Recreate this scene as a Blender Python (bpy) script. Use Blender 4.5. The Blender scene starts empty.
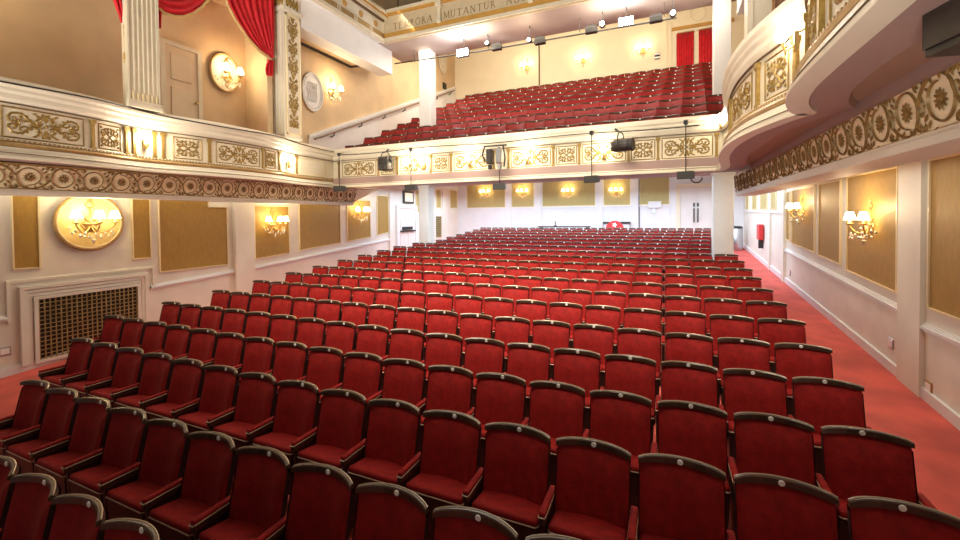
import bpy, bmesh, math, random
from mathutils import Matrix, Vector
R = random.Random(7)
SC = bpy.context.scene
COL = SC.collection
PI = math.pi
sin, cos, rad = math.sin, math.cos, math.radians
RAKE = 0.0755
XL, XR, YB = -9.46, 2.8, 18.9          # side walls and back wall of the stalls
def fz(y): return RAKE * y
# ------------------------------------------------------------------ materials
def mat(name, col, rough=.6, metal=0., var=.0, scale=6., bump=0., bscale=40., sheen=0., emit=None, es=0., stretch=None, coat=0., detail=3., spec=None):
    m = bpy.data.materials.new(name); m.use_nodes = True
    nt = m.node_tree; b = nt.nodes['Principled BSDF']
    b.inputs['Base Color'].default_value = (*col, 1); b.inputs['Roughness'].default_value = rough
    b.inputs['Metallic'].default_value = metal
    if spec is not None: b.inputs['Specular IOR Level'].default_value = spec
    if sheen: b.inputs['Sheen Weight'].default_value = sheen; b.inputs['Sheen Roughness'].default_value = .45; b.inputs['Sheen Tint'].default_value = (1, .35, .3, 1)
    if coat: b.inputs['Coat Weight'].default_value = coat; b.inputs['Coat Roughness'].default_value = .2
    if emit: b.inputs['Emission Color'].default_value = (*emit, 1); b.inputs['Emission Strength'].default_value = es
    if var or bump:
        tc = nt.nodes.new('ShaderNodeTexCoord'); mp = nt.nodes.new('ShaderNodeMapping')
        nt.links.new(tc.outputs['Object'], mp.inputs[0])
        if stretch: mp.inputs['Scale'].default_value = stretch
    if var:
        n = nt.nodes.new('ShaderNodeTexNoise'); n.inputs['Scale'].default_value = scale; n.inputs['Detail'].default_value = detail
        nt.links.new(mp.outputs[0], n.inputs['Vector'])
        r = nt.nodes.new('ShaderNodeValToRGB'); r.color_ramp.elements[0].position = .3; r.color_ramp.elements[1].position = .7
        r.color_ramp.elements[0].color = (*[c*(1-var) for c in col], 1); r.color_ramp.elements[1].color = (*[min(1, c*(1+var)) for c in col], 1)
        nt.links.new(n.outputs['Fac'], r.inputs[0]); nt.links.new(r.outputs[0], b.inputs['Base Color'])
    if bump:
        n2 = nt.nodes.new('ShaderNodeTexNoise'); n2.inputs['Scale'].default_value = bscale; n2.inputs['Detail'].default_value = 4
        nt.links.new(mp.outputs[0], n2.inputs['Vector'])
        bp = nt.nodes.new('ShaderNodeBump'); bp.inputs['Strength'].default_value = bump; bp.inputs['Distance'].default_value = .02
        nt.links.new(n2.outputs['Fac'], bp.inputs['Height']); nt.links.new(bp.outputs[0], b.inputs['Normal'])
    return m
M = {}
M['velvet'] = mat('crimson_velvet', (.27, .007, .006), .75, var=.24, scale=15, sheen=.08, spec=.25, bump=.2, bscale=60)
M['velvet_circle'] = mat('circle_velvet', (.25, .009, .009), .6, var=.15, scale=9, sheen=.08, spec=.3)
M['wood'] = mat('dark_wood', (.060, .030, .018), .34, var=.3, scale=14, coat=.25)
M['edge'] = mat('painted_rail_glint', (.50, .39, .26), .3, metal=.2)  # pale colour paints a highlight along the seat rail tops
M['shell'] = mat('seat_shell', (.030, .012, .010), .4)
M['piping'] = mat('piping', (.62, .47, .33), .5)
M['plate'] = mat('number_plate', (.95, .94, .9), .35)
M['carpet'] = mat('red_carpet', (.60, .10, .075), .9, var=.22, scale=2.2, bump=.3, bscale=160, sheen=.15)
M['plaster'] = mat('stalls_plaster', (.80, .765, .665), .55, var=.05, scale=2.5, bump=.06, bscale=9)
M['white'] = mat('white_paint', (.83, .83, .82), .45, var=.03, scale=3)
M['cream'] = mat('cream_paint', (.74, .665, .51), .45, var=.05, scale=5)
M['ivory'] = mat('ivory_paint', (.74, .68, .55), .4, var=.03, scale=4)
M['tan'] = mat('tan_plaster', (.68, .51, .31), .65, var=.10, scale=1.6, bump=.05, bscale=7)
M['buff'] = mat('buff_plaster', (.86, .77, .57), .6, var=.03, scale=1.6)
M['gold'] = mat('gold_leaf', (.31, .20, .05), .42, metal=.35, var=.25, scale=30)
M['bead'] = mat('gilt_bead', (.88, .76, .48), .35, metal=.15)
M['bronze'] = mat('bronze_moulding', (.40, .26, .10), .4, metal=.3, var=.15, scale=8)
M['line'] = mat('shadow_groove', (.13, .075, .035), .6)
M['friezebg'] = mat('frieze_ground', (.90, .78, .52), .5, var=.08, scale=10)
M['friezeorn'] = mat('frieze_scroll', (.27, .16, .05), .45, metal=.15, var=.3, scale=25)
M['soffit'] = mat('soffit_paint', (.36, .225, .165), .6, var=.05, scale=2)
M['soffit_edge'] = mat('soffit_border', (.36, .245, .22), .6, var=.04, scale=2)
M['damask'] = mat('gold_damask', (.40, .245, .05), .5, var=.09, scale=22, stretch=(1, 1, .35), metal=.15, bump=.1, bscale=120)
M['damask_rear'] = mat('straw_damask', (.50, .40, .15), .55, var=.06, scale=40, stretch=(1, 1, .12), metal=.1)
M['ovalgold'] = mat('oval_gold', (.76, .60, .25), .4, metal=.1, var=.1, scale=5)
M['brass'] = mat('brass', (.58, .40, .16), .3, metal=.8)
M['grille'] = mat('grille_brass', (.44, .35, .15), .4, metal=.5, var=.3, scale=12)
M['black'] = mat('black_metal', (.020, .018, .017), .45)
M['darkgrey'] = mat('dark_grey_metal', (.028, .022, .019), .45, var=.2, scale=20)
M['void'] = mat('dark_recess', (.03, .02, .012), .8)
M['steel'] = mat('brushed_steel', (.55, .56, .58), .3, metal=.9)
M['redcloth'] = mat('red_curtain_cloth', (.60, .008, .018), .7, var=.15, scale=6, sheen=.2)
M['fringe'] = mat('gold_fringe', (.55, .36, .14), .7, var=.3, scale=60)
M['redpaint'] = mat('red_plastic', (.62, .03, .03), .4)
M['inscr'] = mat('inscription_ground', (.60, .49, .33), .55, var=.06, scale=4)
M['letter'] = mat('inscription_brown', (.30, .19, .085), .5)
M['gsoffit'] = mat('gallery_soffit', (.47, .38, .34), .6, var=.04, scale=2)
M['handrail_wood'] = mat('handrail_wood', (.20, .12, .06), .4)
M['ochre'] = mat('ochre_band', (.55, .30, .07), .45, var=.08, scale=6)
M['shade'] = mat('lamp_shade', (.95, .85, .6), .6, emit=(1, .80, .45), es=9)
M['bulb'] = mat('lamp_bulb', (1, .9, .7), .4, emit=(1, .84, .55), es=30)
M['flood'] = mat('flood_glass', (1, 1, 1), .4, emit=(.95, .97, 1), es=60)
M['warmlamp'] = mat('warm_lamp', (1, .9, .7), .4, emit=(1, .85, .6), es=70)
M['crystal'] = mat('crystal_drops', (.9, .85, .72), .15, metal=.3)
M['sign'] = mat('lit_sign', (.8, .72, .5), .5, emit=(1, .85, .55), es=.35)
M['doorpaint'] = mat('door_paint', (.80, .76, .70), .5, var=.03, scale=3)
M['doortan'] = mat('door_cream', (.74, .60, .42), .5, var=.05, scale=2)
M['curtain_brown'] = mat('brown_cloth', (.33, .20, .12), .8, var=.15, scale=8)
# ------------------------------------------------------------------ mesh builder
WT = [1.0]
class MB:
    def __init__(s): s.v = []; s.f = []
    def add(s, vs, fs):
        o = len(s.v); s.v += [tuple(p) for p in vs]; s.f += [tuple(o+i for i in f) for f in fs]; return s
    def box(s, x0, x1, y0, y1, z0, z1):
        return s.add([(x, y, z) for z in (z0, z1) for y in (y0, y1) for x in (x0, x1)],
              [(0, 2, 3, 1), (4, 5, 7, 6), (0, 1, 5, 4), (2, 6, 7, 3), (0, 4, 6, 2), (1, 3, 7, 5)])
    def hexa(s, a, b):      # two 4-point loops
        return s.add(list(a)+list(b), [(3, 2, 1, 0), (4, 5, 6, 7)]+[(i, (i+1) % 4, 4+(i+1) % 4, 4+i) for i in range(4)])
    def rbox(s, x0, x1, y0, y1, z0, z1, r=.01, seg=2):
        bm = bmesh.new(); bmesh.ops.create_cube(bm, size=1)
        for v in bm.verts: v.co = ((x0+x1)/2+v.co.x*(x1-x0), (y0+y1)/2+v.co.y*(y1-y0), (z0+z1)/2+v.co.z*(z1-z0))
        bmesh.ops.bevel(bm, geom=list(bm.edges), offset=r, segments=seg, profile=.5, affect='EDGES')
        bm.verts.index_update()
        s.add([v.co[:] for v in bm.verts], [[v.index for v in f.verts] for f in bm.faces]); bm.free(); return s
    def prism(s, poly, mapf, d0, d1):     # poly of (a,b); mapf(a,b,d)
        n = len(poly)
        return s.add([mapf(a, b, d0) for a, b in poly]+[mapf(a, b, d1) for a, b in poly],
              [tuple(range(n))[::-1], tuple(range(n, 2*n))]+[(i, (i+1) % n, n+(i+1) % n, n+i) for i in range(n)])
    def tube(s, pts, r, n=6, caps=True):
        pts = [Vector(p) for p in pts]; rings = []
        rs = r if isinstance(r, (list, tuple)) else [r]*len(pts)
        up = None
        for i, p in enumerate(pts):
            t = (pts[min(i+1, len(pts)-1)]-pts[max(i-1, 0)]).normalized()
            if up is None: up = Vector((0, 0, 1)) if abs(t.z) < .9 else Vector((1, 0, 0))
            a = t.cross(up).normalized(); b = a.cross(t); up = b
            rings.append([p+(a*cos(2*PI*k/n)+b*sin(2*PI*k/n))*rs[i] for k in range(n)])
        vs = [v for q in rings for v in q]; fs = []
        for i in range(len(pts)-1):
            for k in range(n): fs.append((i*n+k, i*n+(k+1) % n, (i+1)*n+(k+1) % n, (i+1)*n+k))
        if caps: fs += [tuple(range(n))[::-1], tuple(range((len(pts)-1)*n, len(pts)*n))]
        return s.add(vs, fs)
    def lathe(s, prof, c=(0, 0, 0), n=14, axis='z'):   # prof (r,h)
        vs = []
        for r, h in prof:
            for k in range(n):
                a = 2*PI*k/n; x, y = r*cos(a), r*sin(a)
                p = (x, y, h) if axis == 'z' else ((x, h, y) if axis == 'y' else (h, x, y))
                vs.append((c[0]+p[0], c[1]+p[1], c[2]+p[2]))
        fs = [(i*n+k, i*n+(k+1) % n, (i+1)*n+(k+1) % n, (i+1)*n+k) for i in range(len(prof)-1) for k in range(n)]
        fs += [tuple(range(n))[::-1], tuple(range((len(prof)-1)*n, len(prof)*n))]
        return s.add(vs, fs)
    def grid(s, nu, nv, fn):
        vs = [fn(i/(nu-1), j/(nv-1)) for j in range(nv) for i in range(nu)]
        return s.add(vs, [(j*nu+i, j*nu+i+1, (j+1)*nu+i+1, (j+1)*nu+i) for j in range(nv-1) for i in range(nu-1)])
    def ribbon(s, pts, w, mapf, h=.012, w1=None):      # raised strip in (u,v)
        w *= WT[0]
        n = len(pts); vs = []
        for i, p in enumerate(pts):
            a = pts[max(0, i-1)]; b = pts[min(n-1, i+1)]
            dx, dy = b[0]-a[0], b[1]-a[1]; l = math.hypot(dx, dy) or 1
            ww = (w+(w1-w)*i/(n-1) if w1 is not None else w)/2
            nx, ny = -dy/l*ww, dx/l*ww
            vs += [mapf(p[0]+nx, p[1]+ny, 0), mapf(p[0], p[1], h), mapf(p[0]-nx, p[1]-ny, 0)]
        fs = []
        for i in range(n-1):
            o = i*3; fs += [(o, o+1, o+4, o+3), (o+1, o+2, o+5, o+4)]
        return s.add(vs, fs)
    def petals(s, cx, cy, r, n, mapf, h=.015, inner=.45, rot=0., sx=1., sy=1.):
        vs = [mapf(cx, cy, h)]
        for k in range(2*n):
            rr = r if k % 2 == 0 else r*inner; a = rot+PI*k/n
            vs.append(mapf(cx+sx*rr*cos(a), cy+sy*rr*sin(a), .002))
        return s.add(vs, [(0, 1+k, 1+(k+1) % (2*n)) for k in range(2*n)])
    def leaf(s, x, y, a, l, w, mapf, h=.01):
        w *= WT[0]
        q = [(0, 0), (.35, .5), (.7, .35), (1, 0), (.7, -.35), (.35, -.5)]
        vs = [mapf(x+l*p*cos(a)-w*o*sin(a), y+l*p*sin(a)+w*o*cos(a), .001) for p, o in q]+[mapf(x+l*.45*cos(a), y+l*.45*sin(a), h)]
        return s.add(vs, [(6, i, (i+1) % 6) for i in range(6)])
    def build(s, name, m, parent=None, smooth=False, xf=None):
        me = bpy.data.meshes.new(name); me.from_pydata(s.v, [], s.f); me.validate()
        bm = bmesh.new(); bm.from_mesh(me); bmesh.ops.recalc_face_normals(bm, faces=bm.faces); bm.to_mesh(me); bm.free()
        if smooth: me.polygons.foreach_set('use_smooth', [True]*len(me.polygons))
        me.materials.append(M[m] if isinstance(m, str) else m)
        o = bpy.data.objects.new(name, me); COL.objects.link(o)
        if parent: o.parent = parent
        if xf is not None: o.matrix_local = xf
        return o
def tag(o, label=None, cat=None, group=None, kind=None):
    if label: o['label'] = label
    if cat: o['category'] = cat
    if group: o['group'] = group
    if kind: o['kind'] = kind
    return o
def empty(name, loc=(0, 0, 0), rz=0., s=1.):
    o = bpy.data.objects.new(name, None); COL.objects.link(o); o.location = loc; o.rotation_euler = (0, 0, rz); o.scale = (s, s, s)
    o.empty_display_size = .1; return o
KIDS = {}
def copy_tree(o, kids):
    c = o.copy(); COL.objects.link(c)
    for ch, sub in kids:
        d = ch.copy(); COL.objects.link(d); d.parent = c
        for g in sub:
            e = g.copy(); COL.objects.link(e); e.parent = d
    return c
def kids_of(o): return [(c, list(c.children)) for c in o.children]
def struct(mb, name, m, label, cat='building', parent=None, smooth=False):
    o = mb.build(name, m, parent, smooth)
    if not parent: tag(o, label, cat, None, 'structure')
    return o
ORD = ['first', 'second', 'third', 'fourth', 'fifth', 'sixth', 'seventh', 'eighth', 'ninth', 'tenth', 'eleventh', 'twelfth', 'thirteenth',
       'fourteenth', 'fifteenth', 'sixteenth', 'seventeenth', 'eighteenth', 'nineteenth', 'twentieth', 'twenty-first', 'twenty-second', 'twenty-third']
# ------------------------------------------------------------------ camera
f, yaw, pitch, roll, cyp = 420.3877, rad(23.66378628), rad(1.0810763), rad(-.4708386), 224.55
def mm(a, b): return [[sum(a[i][k]*b[k][j] for k in range(3)) for j in range(3)] for i in range(3)]
c, s_ = cos, sin
Ry = [[c(yaw), 0, s_(yaw)], [0, 1, 0], [-s_(yaw), 0, c(yaw)]]
Rx = [[1, 0, 0], [0, c(pitch), -s_(pitch)], [0, s_(pitch), c(pitch)]]
Rz = [[c(roll), -s_(roll), 0], [s_(roll), c(roll), 0], [0, 0, 1]]
MM = mm(Rz, mm(Rx, Ry))
def wax(r): return Vector((r[0], r[2], -r[1]))
ax, ay, az = wax(MM[0]), -wax(MM[1]), -wax(MM[2])
cd = bpy.data.cameras.new('camera'); cam = bpy.data.objects.new('camera', cd); COL.objects.link(cam)
cam.matrix_world = Matrix(((ax.x, ay.x, az.x, 0), (ax.y, ay.y, az.y, 0), (ax.z, ay.z, az.z, 2.67), (0, 0, 0, 1)))
cd.sensor_width = 36; cd.lens = f*36/960; cd.shift_y = -(270-cyp)/960; cd.clip_start = .05; cd.clip_end = 200
SC.camera = cam
# ------------------------------------------------------------------ SETTING: floor and walls of the stalls
b = MB(); b.hexa([(XL-.2, -2, fz(-2)-.2), (XR+.2, -2, fz(-2)-.2), (XR+.2, 19.1, fz(19.1)-.2), (XL-.2, 19.1, fz(19.1)-.2)],
                 [(XL-.2, -2, fz(-2)), (XR+.2, -2, fz(-2)), (XR+.2, 19.1, fz(19.1)), (XL-.2, 19.1, fz(19.1))])
struct(b, 'floor', 'carpet', 'raked red carpeted floor of the stalls', 'floor')
b = MB(); b.box(XR, XR+.2, -2, 19.1, -.6, 4.3)
wr = struct(b, 'wall_right', 'plaster', 'pale plaster wall along the carpeted aisle', 'wall')
b = MB(); b.box(XL-.2, XL, -2, 19.1, -.6, 4.3)
wl = struct(b, 'wall_left', 'plaster', 'pale plaster wall with the brass grille', 'wall')
b = MB(); b.box(XL, XR, YB, YB+.2, .8, 4.6)
wb = struct(b, 'wall_back', 'white', 'white wall behind the last stalls row', 'wall')
TN = [0]
def TRIM(mb, m, label):
    TN[0] += 1; return struct(mb, 'trim_%d' % TN[0], m, label, 'wall trim')
def slope_bar(mb, x0, x1, ya, za, yb, zb, h):
    mb.hexa([(x0, ya, za-h/2), (x1, ya, za-h/2), (x1, yb, zb-h/2), (x0, yb, zb-h/2)], [(x0, ya, za+h/2), (x1, ya, za+h/2), (x1, yb, zb+h/2), (x0, yb, zb+h/2)])
# right wall trim
b = MB(); slope_bar(b, XR-.035, XR, -1, fz(-1)+.06, 18.9, fz(18.9)+.06, .14); struct(b, 'baseboard_right', 'white', 'white skirting beside the carpeted aisle', 'skirting board')
b = MB(); slope_bar(b, XL, XL+.035, -1, fz(-1)+.06, 18.9, fz(18.9)+.06, .14); struct(b, 'baseboard_left', 'white', 'white skirting under the brass grille', 'skirting board')
b = MB(); b.box(XL, XR, YB-.03, YB, fz(18.9), fz(18.9)+.15); struct(b, 'baseboard_back', 'white', 'white skirting behind the last stalls row', 'skirting board')
for h, dx in ((.03, .045), (.07, .028), (.11, .014)):
    b = MB(); slope_bar(b, XR-dx, XR, 7.1, 1.42, 12.85, 1.775, h)
    slope_bar(b, XR-dx, XR, -1, 1.33, 6.58, 1.33, h)
    TRIM(b, 'white', 'white chair rail along the carpeted aisle wall')
b = MB()
b.box(XR-.05, XR, 6.58, 7.1, .3, 3.3); b.box(XR-.06, XR, 12.72, 12.95, .8, 3.4); b.box(XR-.05, XR, 14.3, 14.5, .9, 3.7)
TRIM(b, 'plaster', 'shallow plaster pilasters on the carpeted aisle wall')
# left wall trim: pilasters, rails, grille surround
b = MB(); b.box(XL, XL+.10, 6.84, 7.34, .3, 3.35); b.box(XL, XL+.06, 13.05, 13.3, .8, 3.6); b.box(XL, XL+.06, 15.2, 15.4, .8, 3.9); b.box(XL, XL+.05, 17.2, 17.7, 1, 4)
TRIM(b, 'plaster', 'shallow plaster pilasters on the grille wall')
for h, dx in ((.03, .05), (.07, .03), (.11, .015)):
    b = MB(); slope_bar(b, XL, XL+dx, 7.34, 1.42, 13.05, 1.84, h); slope_bar(b, XL, XL+dx, 5.05, 1.30, 6.84, 1.40, h)
    slope_bar(b, XL, XL+dx, -1, 1.1, 3.03, 1.13, h); TRIM(b, 'white', 'white chair rail along the grille wall')
for i, (d, y0, y1, z1, t) in enumerate(((.035, 3.03, 5.13, 1.72, .045), (.07, 3.17, 4.98, 1.60, .05), (.055, 3.22, 4.93, 1.54, .05), (.04, 3.27, 4.89, 1.48, .05))):
    b = MB()
    for a, e, lo, hi in ((y0, y1, z1-t, z1), (y0, y0+t, 1.05 if i == 0 else fz(3)+.1, z1-t), (y1-t, y1, 1.25 if i == 0 else fz(5)+.1, z1-t)):
        b.box(XL, XL+d, a, e, lo, hi)
    TRIM(b, 'plaster', 'stepped plaster moulding framing the brass grille')
g = empty('heating_grille', (XL+.01, 4.09, .37)); tag(g, 'brass lattice heating grille set low in the pale plaster wall', 'grille')
b = MB(); b.box(0, .012, -.72, .72, 0, 1.02); b.build('recess', 'void', g)
b = MB()
for y in [-.70+.07*k for k in range(21)]: b.box(.03, .044, y-.0075, y+.0075, 0, 1.0)
for z in [.02+.07*k for k in range(15)]: b.box(.044, .052, -.71, .71, z-.007, z+.007)
b.build('lattice', 'grille', g)
b = MB()
for y0, y1, z0, z1 in ((-.76, .76, 1.0, 1.05), (-.76, .76, -.05, .0), (-.76, -.71, 0, 1.0), (.71, .76, 0, 1.0)): b.box(0, .06, y0, y1, z0, z1)
b.build('frame', 'plaster', g)
# ------------------------------------------------------------------ damask panels
def panel_on_wall(side, y0, y1, zb0, zb1, zt, label, m='damask', notch=None, zt1=None):
    X = XL if side == 'l' else XR; sg = 1 if side == 'l' else -1
    ym = (y0+y1)/2; zt1 = zt1 or zt
    e = empty('damask_panel', (X, ym, zb0)); tag(e, label, 'wall panel', 'gold damask panels on the side walls')
    mp = lambda a, b_, d: (sg*d, a-ym, b_-zb0)
    poly = [(y0, zb0), (y1, zb1), (y1, zt1), (y0, zt)]
    if notch: poly = [(y0, zb0), (y1, zb1), (y1, notch[1]), (notch[0], notch[1]), (notch[0], zt), (y0, zt)]
    MB().prism(poly, mp, 0, .012).build('cloth', m, e)
    b = MB(); n = len(poly); w = .021
    for i in range(n):
        (a0, c0), (a1, c1) = poly[i], poly[(i+1) % n]
        l = math.hypot(a1-a0, c1-c0); nx, ny = (c1-c0)/l*w, -(a1-a0)/l*w; tx, ty = (a1-a0)/l*w, (c1-c0)/l*w
        b.prism([(a0, c0), (a1, c1), (a1+tx+nx, c1+ty+ny), (a0-tx+nx, c0-ty+ny)], mp, 0, .032)
    b.build('frame', 'bead', e)
    return e
panel_on_wall('l', 3.13, 3.42, 1.91, 1.9, 3.2, 'narrow gold damask strip between the wall corner and the oval plaque')
panel_on_wall('l', 4.77, 5.06, 1.91, 1.91, 3.2, 'narrow gold damask strip between the oval plaque and the wide notched panel')
panel_on_wall('l', 5.24, 6.68, 1.6, 1.6, 3.2, 'wide plain gold damask panel with a notched upper corner past the oval plaque', notch=(6.24, 2.93))
panel_on_wall('l', 7.42, 8.46, 1.66, 1.72, 2.98, 'gold damask panel behind the first crystal sconce past the oval plaque')
panel_on_wall('l', 8.84, 10.46, 1.77, 1.88, 3.1, 'wide plain gold damask panel between the two sconce panels on the grille wall')
panel_on_wall('l', 10.80, 11.95, 1.91, 2.0, 3.25, 'gold damask panel behind the sconce nearest the exit door on the grille wall')
panel_on_wall('l', 12.36, 13.0, 2.05, 2.12, 3.45, 'narrow plain gold damask panel just before the white exit door')
panel_on_wall('l', 14.95, 15.15, 2.9, 2.9, 3.8, 'slim gold damask strip beside the pale column past the exit door', 'damask_rear')
panel_on_wall('l', 16.66, 17.05, 3.1, 3.1, 3.9, 'small gold damask panel above the little brass vent', 'damask_rear')
panel_on_wall('l', 18.02, 18.7, 3.12, 3.12, 3.95, 'small gold damask panel in the far corner of the grille wall', 'damask_rear')
panel_on_wall('r', 4.4, 6.46, 1.56, 1.59, 3.26, 'large plain gold damask panel nearest the stage on the aisle wall')
panel_on_wall('r', 7.2, 8.83, 1.64, 1.74, 3.26, 'gold damask panel behind the nearer sconce on the aisle wall')
panel_on_wall('r', 9.14, 10.22, 1.8, 1.87, 3.24, 'plain gold damask panel between the two sconces on the aisle wall')
panel_on_wall('r', 10.5, 12.1, 1.9, 1.98, 3.22, 'gold damask panel behind the farther sconce on the aisle wall')
panel_on_wall('r', 12.33, 12.62, 2.03, 2.05, 3.2, 'very narrow gold damask strip beyond the farther sconce on the aisle wall')
for y0, y1, w in ((13.7, 14.2, 'nearest'), (14.75, 15.7, 'second'), (16.3, 17.05, 'third'), (17.75, 18.25, 'farthest')):
    panel_on_wall('r', y0, y1, 2.82+.01*(y0-13.7), 2.82+.01*(y1-13.7), 3.6, f'small high gold panel above the steel bin wall, {w} of four from the sconces', 'damask_rear')
b = MB(); slope_bar(b, XR-.03, XR, 12.95, 2.72, 18.9, 2.8, .06); TRIM(b, 'white', 'white picture rail below the small high panels')
def rear_panel(x0, x1, label, zb=3.12):
    e = empty('damask_panel', ((x0+x1)/2, YB, zb)); tag(e, label, 'wall panel', 'straw damask panels on the back wall')
    w = (x1-x0)/2
    MB().box(-w, w, -.012, 0, 0, 4.25-zb).build('cloth', 'damask_rear', e)
    b = MB()
    for q in ((-w-.02, w+.02, -.03, 0), (-w-.02, -w, 0, 4.2-zb), (w, w+.02, 0, 4.2-zb)): b.box(q[0], q[1], -.025, 0, q[2], q[3])
    b.build('frame', 'bead', e)
rear_panel(-8.95, -6.97, 'wide gold damask panel on the back wall, nearest the brass vent corner')
rear_panel(-6.6, -5.55, 'narrow gold damask panel with the second sconce on the back wall')
rear_panel(-5.11, -2.78, 'widest straw damask panel in the middle of the back wall')
rear_panel(-2.39, -1.33, 'straw damask panel on the back wall above the red tub chair')
rear_panel(-.93, .18, 'plain straw damask panel beside the double doors, no sconce on it')
b = MB()
for x0, x1 in ((-6.92, -6.66), (-5.5, -5.16), (-2.72, -2.45), (-1.27, -.99), (.24, .5)): b.box(x0, x1, YB-.06, YB, fz(YB), 4.4)
TRIM(b, 'white', 'white pilaster strips between the back wall panels')
b = MB(); b.box(-9.4, .5, YB-.045, YB, 3.04, 3.1); TRIM(b, 'white', 'white rail under the back wall panels')
b = MB(); b.tube([(-.965, YB-.03, 1.6), (-.965, YB-.03, 4.2)], .02); TRIM(b, 'darkgrey', 'dark upright conduit on the back wall')
# ------------------------------------------------------------------ doors of the stalls
def door_leaf(mb, x0, x1, z0, z1, t=.05):
    mb.box(x0, x1, -t, 0, z0, z1); w = x1-x0
    for a, e in ((.08, .42), (.48, .92)):
        mb.rbox(x0+.12*w, x1-.12*w, -t-.015, -t+.005, z0+a*(z1-z0), z0+e*(z1-z0), .006, 1)
d = empty('door_1', (1.16, YB, fz(YB))); tag(d, 'white double doors with long pull handles in the back wall', 'door', None, 'structure')
b = MB(); door_leaf(b, -.56, -.005, 0, 2.35); b.build('door_leaf', 'doorpaint', d)
b = MB(); door_leaf(b, .005, .56, 0, 2.35); b.build('door_leaf', 'doorpaint', d)
b = MB()
for x0, x1, z0, z1 in ((-.72, -.57, 0, 2.36), (.57, .7, 0, 2.36), (-.72, .7, 2.36, 2.5)): b.box(x0, x1, -.09, 0, z0, z1)
b.build('frame', 'buff', d)
for sx in (-1, 1):
    b = MB(); b.tube([(sx*.07, -.06, .95), (sx*.07, -.11, 1.0), (sx*.07, -.11, 1.45), (sx*.07, -.06, 1.5)], .022); b.build('handle', 'black', d)
    b = MB(); b.box(sx*.07-.03, sx*.07+.03, -.075, -.05, 1.57, 1.72); b.build('lock_plate', 'black', d)
b = MB(); b.tube([(.02+.2*cos(a), -.05, 2.72+.2*sin(a)) for a in [PI*k/10 for k in range(-10, 1)]], .025); b.build('arch_ring', 'black', d)
d = empty('door_2', (XL, 14.22, fz(14.2)), 0); tag(d, 'white exit door with black push bar in the grille wall', 'door', None, 'structure')
b = MB(); b.box(0, .05, -.6, .6, 0, 1.95); b.box(.05, .065, -.48, -.05, .15, 1.75); b.box(.05, .065, .05, .48, .15, 1.75); b.build('door_leaf', 'doorpaint', d)
b = MB()
for y0, y1, z0, z1 in ((-.72, -.6, 0, 1.95), (.6, .72, 0, 1.95), (-.72, .72, 1.95, 2.07)): b.box(0, .09, y0, y1, z0, z1)
b.build('frame', 'white', d)
b = MB(); b.box(.06, .14, -.5, .5, 1.02, 1.08); b.box(.06, .12, -.38, .3, 1.1, 1.22); b.build('push_bar', 'black', d)
e = empty('framed_light_box', (XL, 14.35, 3.22)); tag(e, 'lit square framed picture box above the white exit door', 'sign')
b = MB(); b.box(0, .06, -.36, .36, 0, .5); b.build('frame', 'darkgrey', e)
b = MB(); b.box(.06, .07, -.27, .27, .08, .42); b.build('lit_face', 'sign', e)
e = empty('wall_vent', (XL, 16.85, 1.75)); tag(e, 'small upright brass vent grille low in the far grille wall', 'vent')
b = MB(); b.box(0, .02, -.22, .22, 0, .95); b.build('backing', 'void', e)
b = MB()
for k in range(12): b.box(.02, .035, -.22, .22, .02+.08*k, .055+.08*k)
for y in (-.22, -.11, 0, .11, .2): b.box(.02, .04, y, y+.02, 0, .95)
b.build('slats', 'grille', e)
# ------------------------------------------------------------------ BALCONY (circle) front plan
def catmull(pts, n=8):
    out = []
    for i in range(len(pts)-1):
        p0, p1, p2, p3 = pts[max(0, i-1)], pts[i], pts[i+1], pts[min(len(pts)-1, i+2)]
        for k in range(n):
            t = k/n
            out.append(tuple(.5*((2*p1[j])+(-p0[j]+p2[j])*t+(2*p0[j]-5*p1[j]+4*p2[j]-p3[j])*t*t+(-p0[j]+3*p1[j]-3*p2[j]+p3[j])*t**3) for j in (0, 1)))
    return out+[tuple(pts[-1])]
planL = catmull([(-8.43, -.5), (-8.42, 1.5), (-8.40, 2.7), (-8.42, 3.3), (-8.48, 3.75), (-8.60, 4.2), (-8.66, 4.6), (-8.62, 5.0), (-8.52, 5.5), (-8.46, 6.0), (-8.45, 6.7), (-8.50, 7.3), (-8.64, 7.7), (-8.74, 8.1), (-8.78, 8.6), (-8.84, 9.55)])
planF = [(-8.84+(1.05+8.84)*k/24, 9.55) for k in range(25)]
planR = catmull([(1.05, 9.55), (1.10, 9.2), (1.08, 8.7), (1.0, 8.1), (.91, 7.4), (.86, 6.7), (.855, 6.1), (.91, 5.5), (1.01, 5.05), (1.13, 4.66), (1.20, 4.56)]) + \
        catmull([(1.19, 4.44), (1.11, 4.28), (1.02, 4.0), (.96, 3.65), (.94, 3.2), (.94, 2.4), (.94, 1.0), (.94, -.5)])
def normals(pl):
    N = []
    for i in range(len(pl)):
        a, b_ = pl[max(0, i-1)], pl[min(len(pl)-1, i+1)]
        if i and i < len(pl)-1:
            d0 = Vector((pl[i][0]-a[0], pl[i][1]-a[1])).normalized(); d1 = Vector((b_[0]-pl[i][0], b_[1]-pl[i][1])).normalized()
            n0, n1 = Vector((d0.y, -d0.x)), Vector((d1.y, -d1.x)); n = (n0+n1)
            n = n.normalized()/max(.55, n.normalized().dot(n0))
        else:
            d0 = Vector((b_[0]-a[0], b_[1]-a[1])).normalized(); n = Vector((d0.y, -d0.x))
        N.append(n)
    return N
PLAN = planL[:-1]+planF[:-1]+planR
PN = normals(PLAN)
def offp(i, o): return (PLAN[i][0]+PN[i].x*o, PLAN[i][1]+PN[i].y*o)
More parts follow.
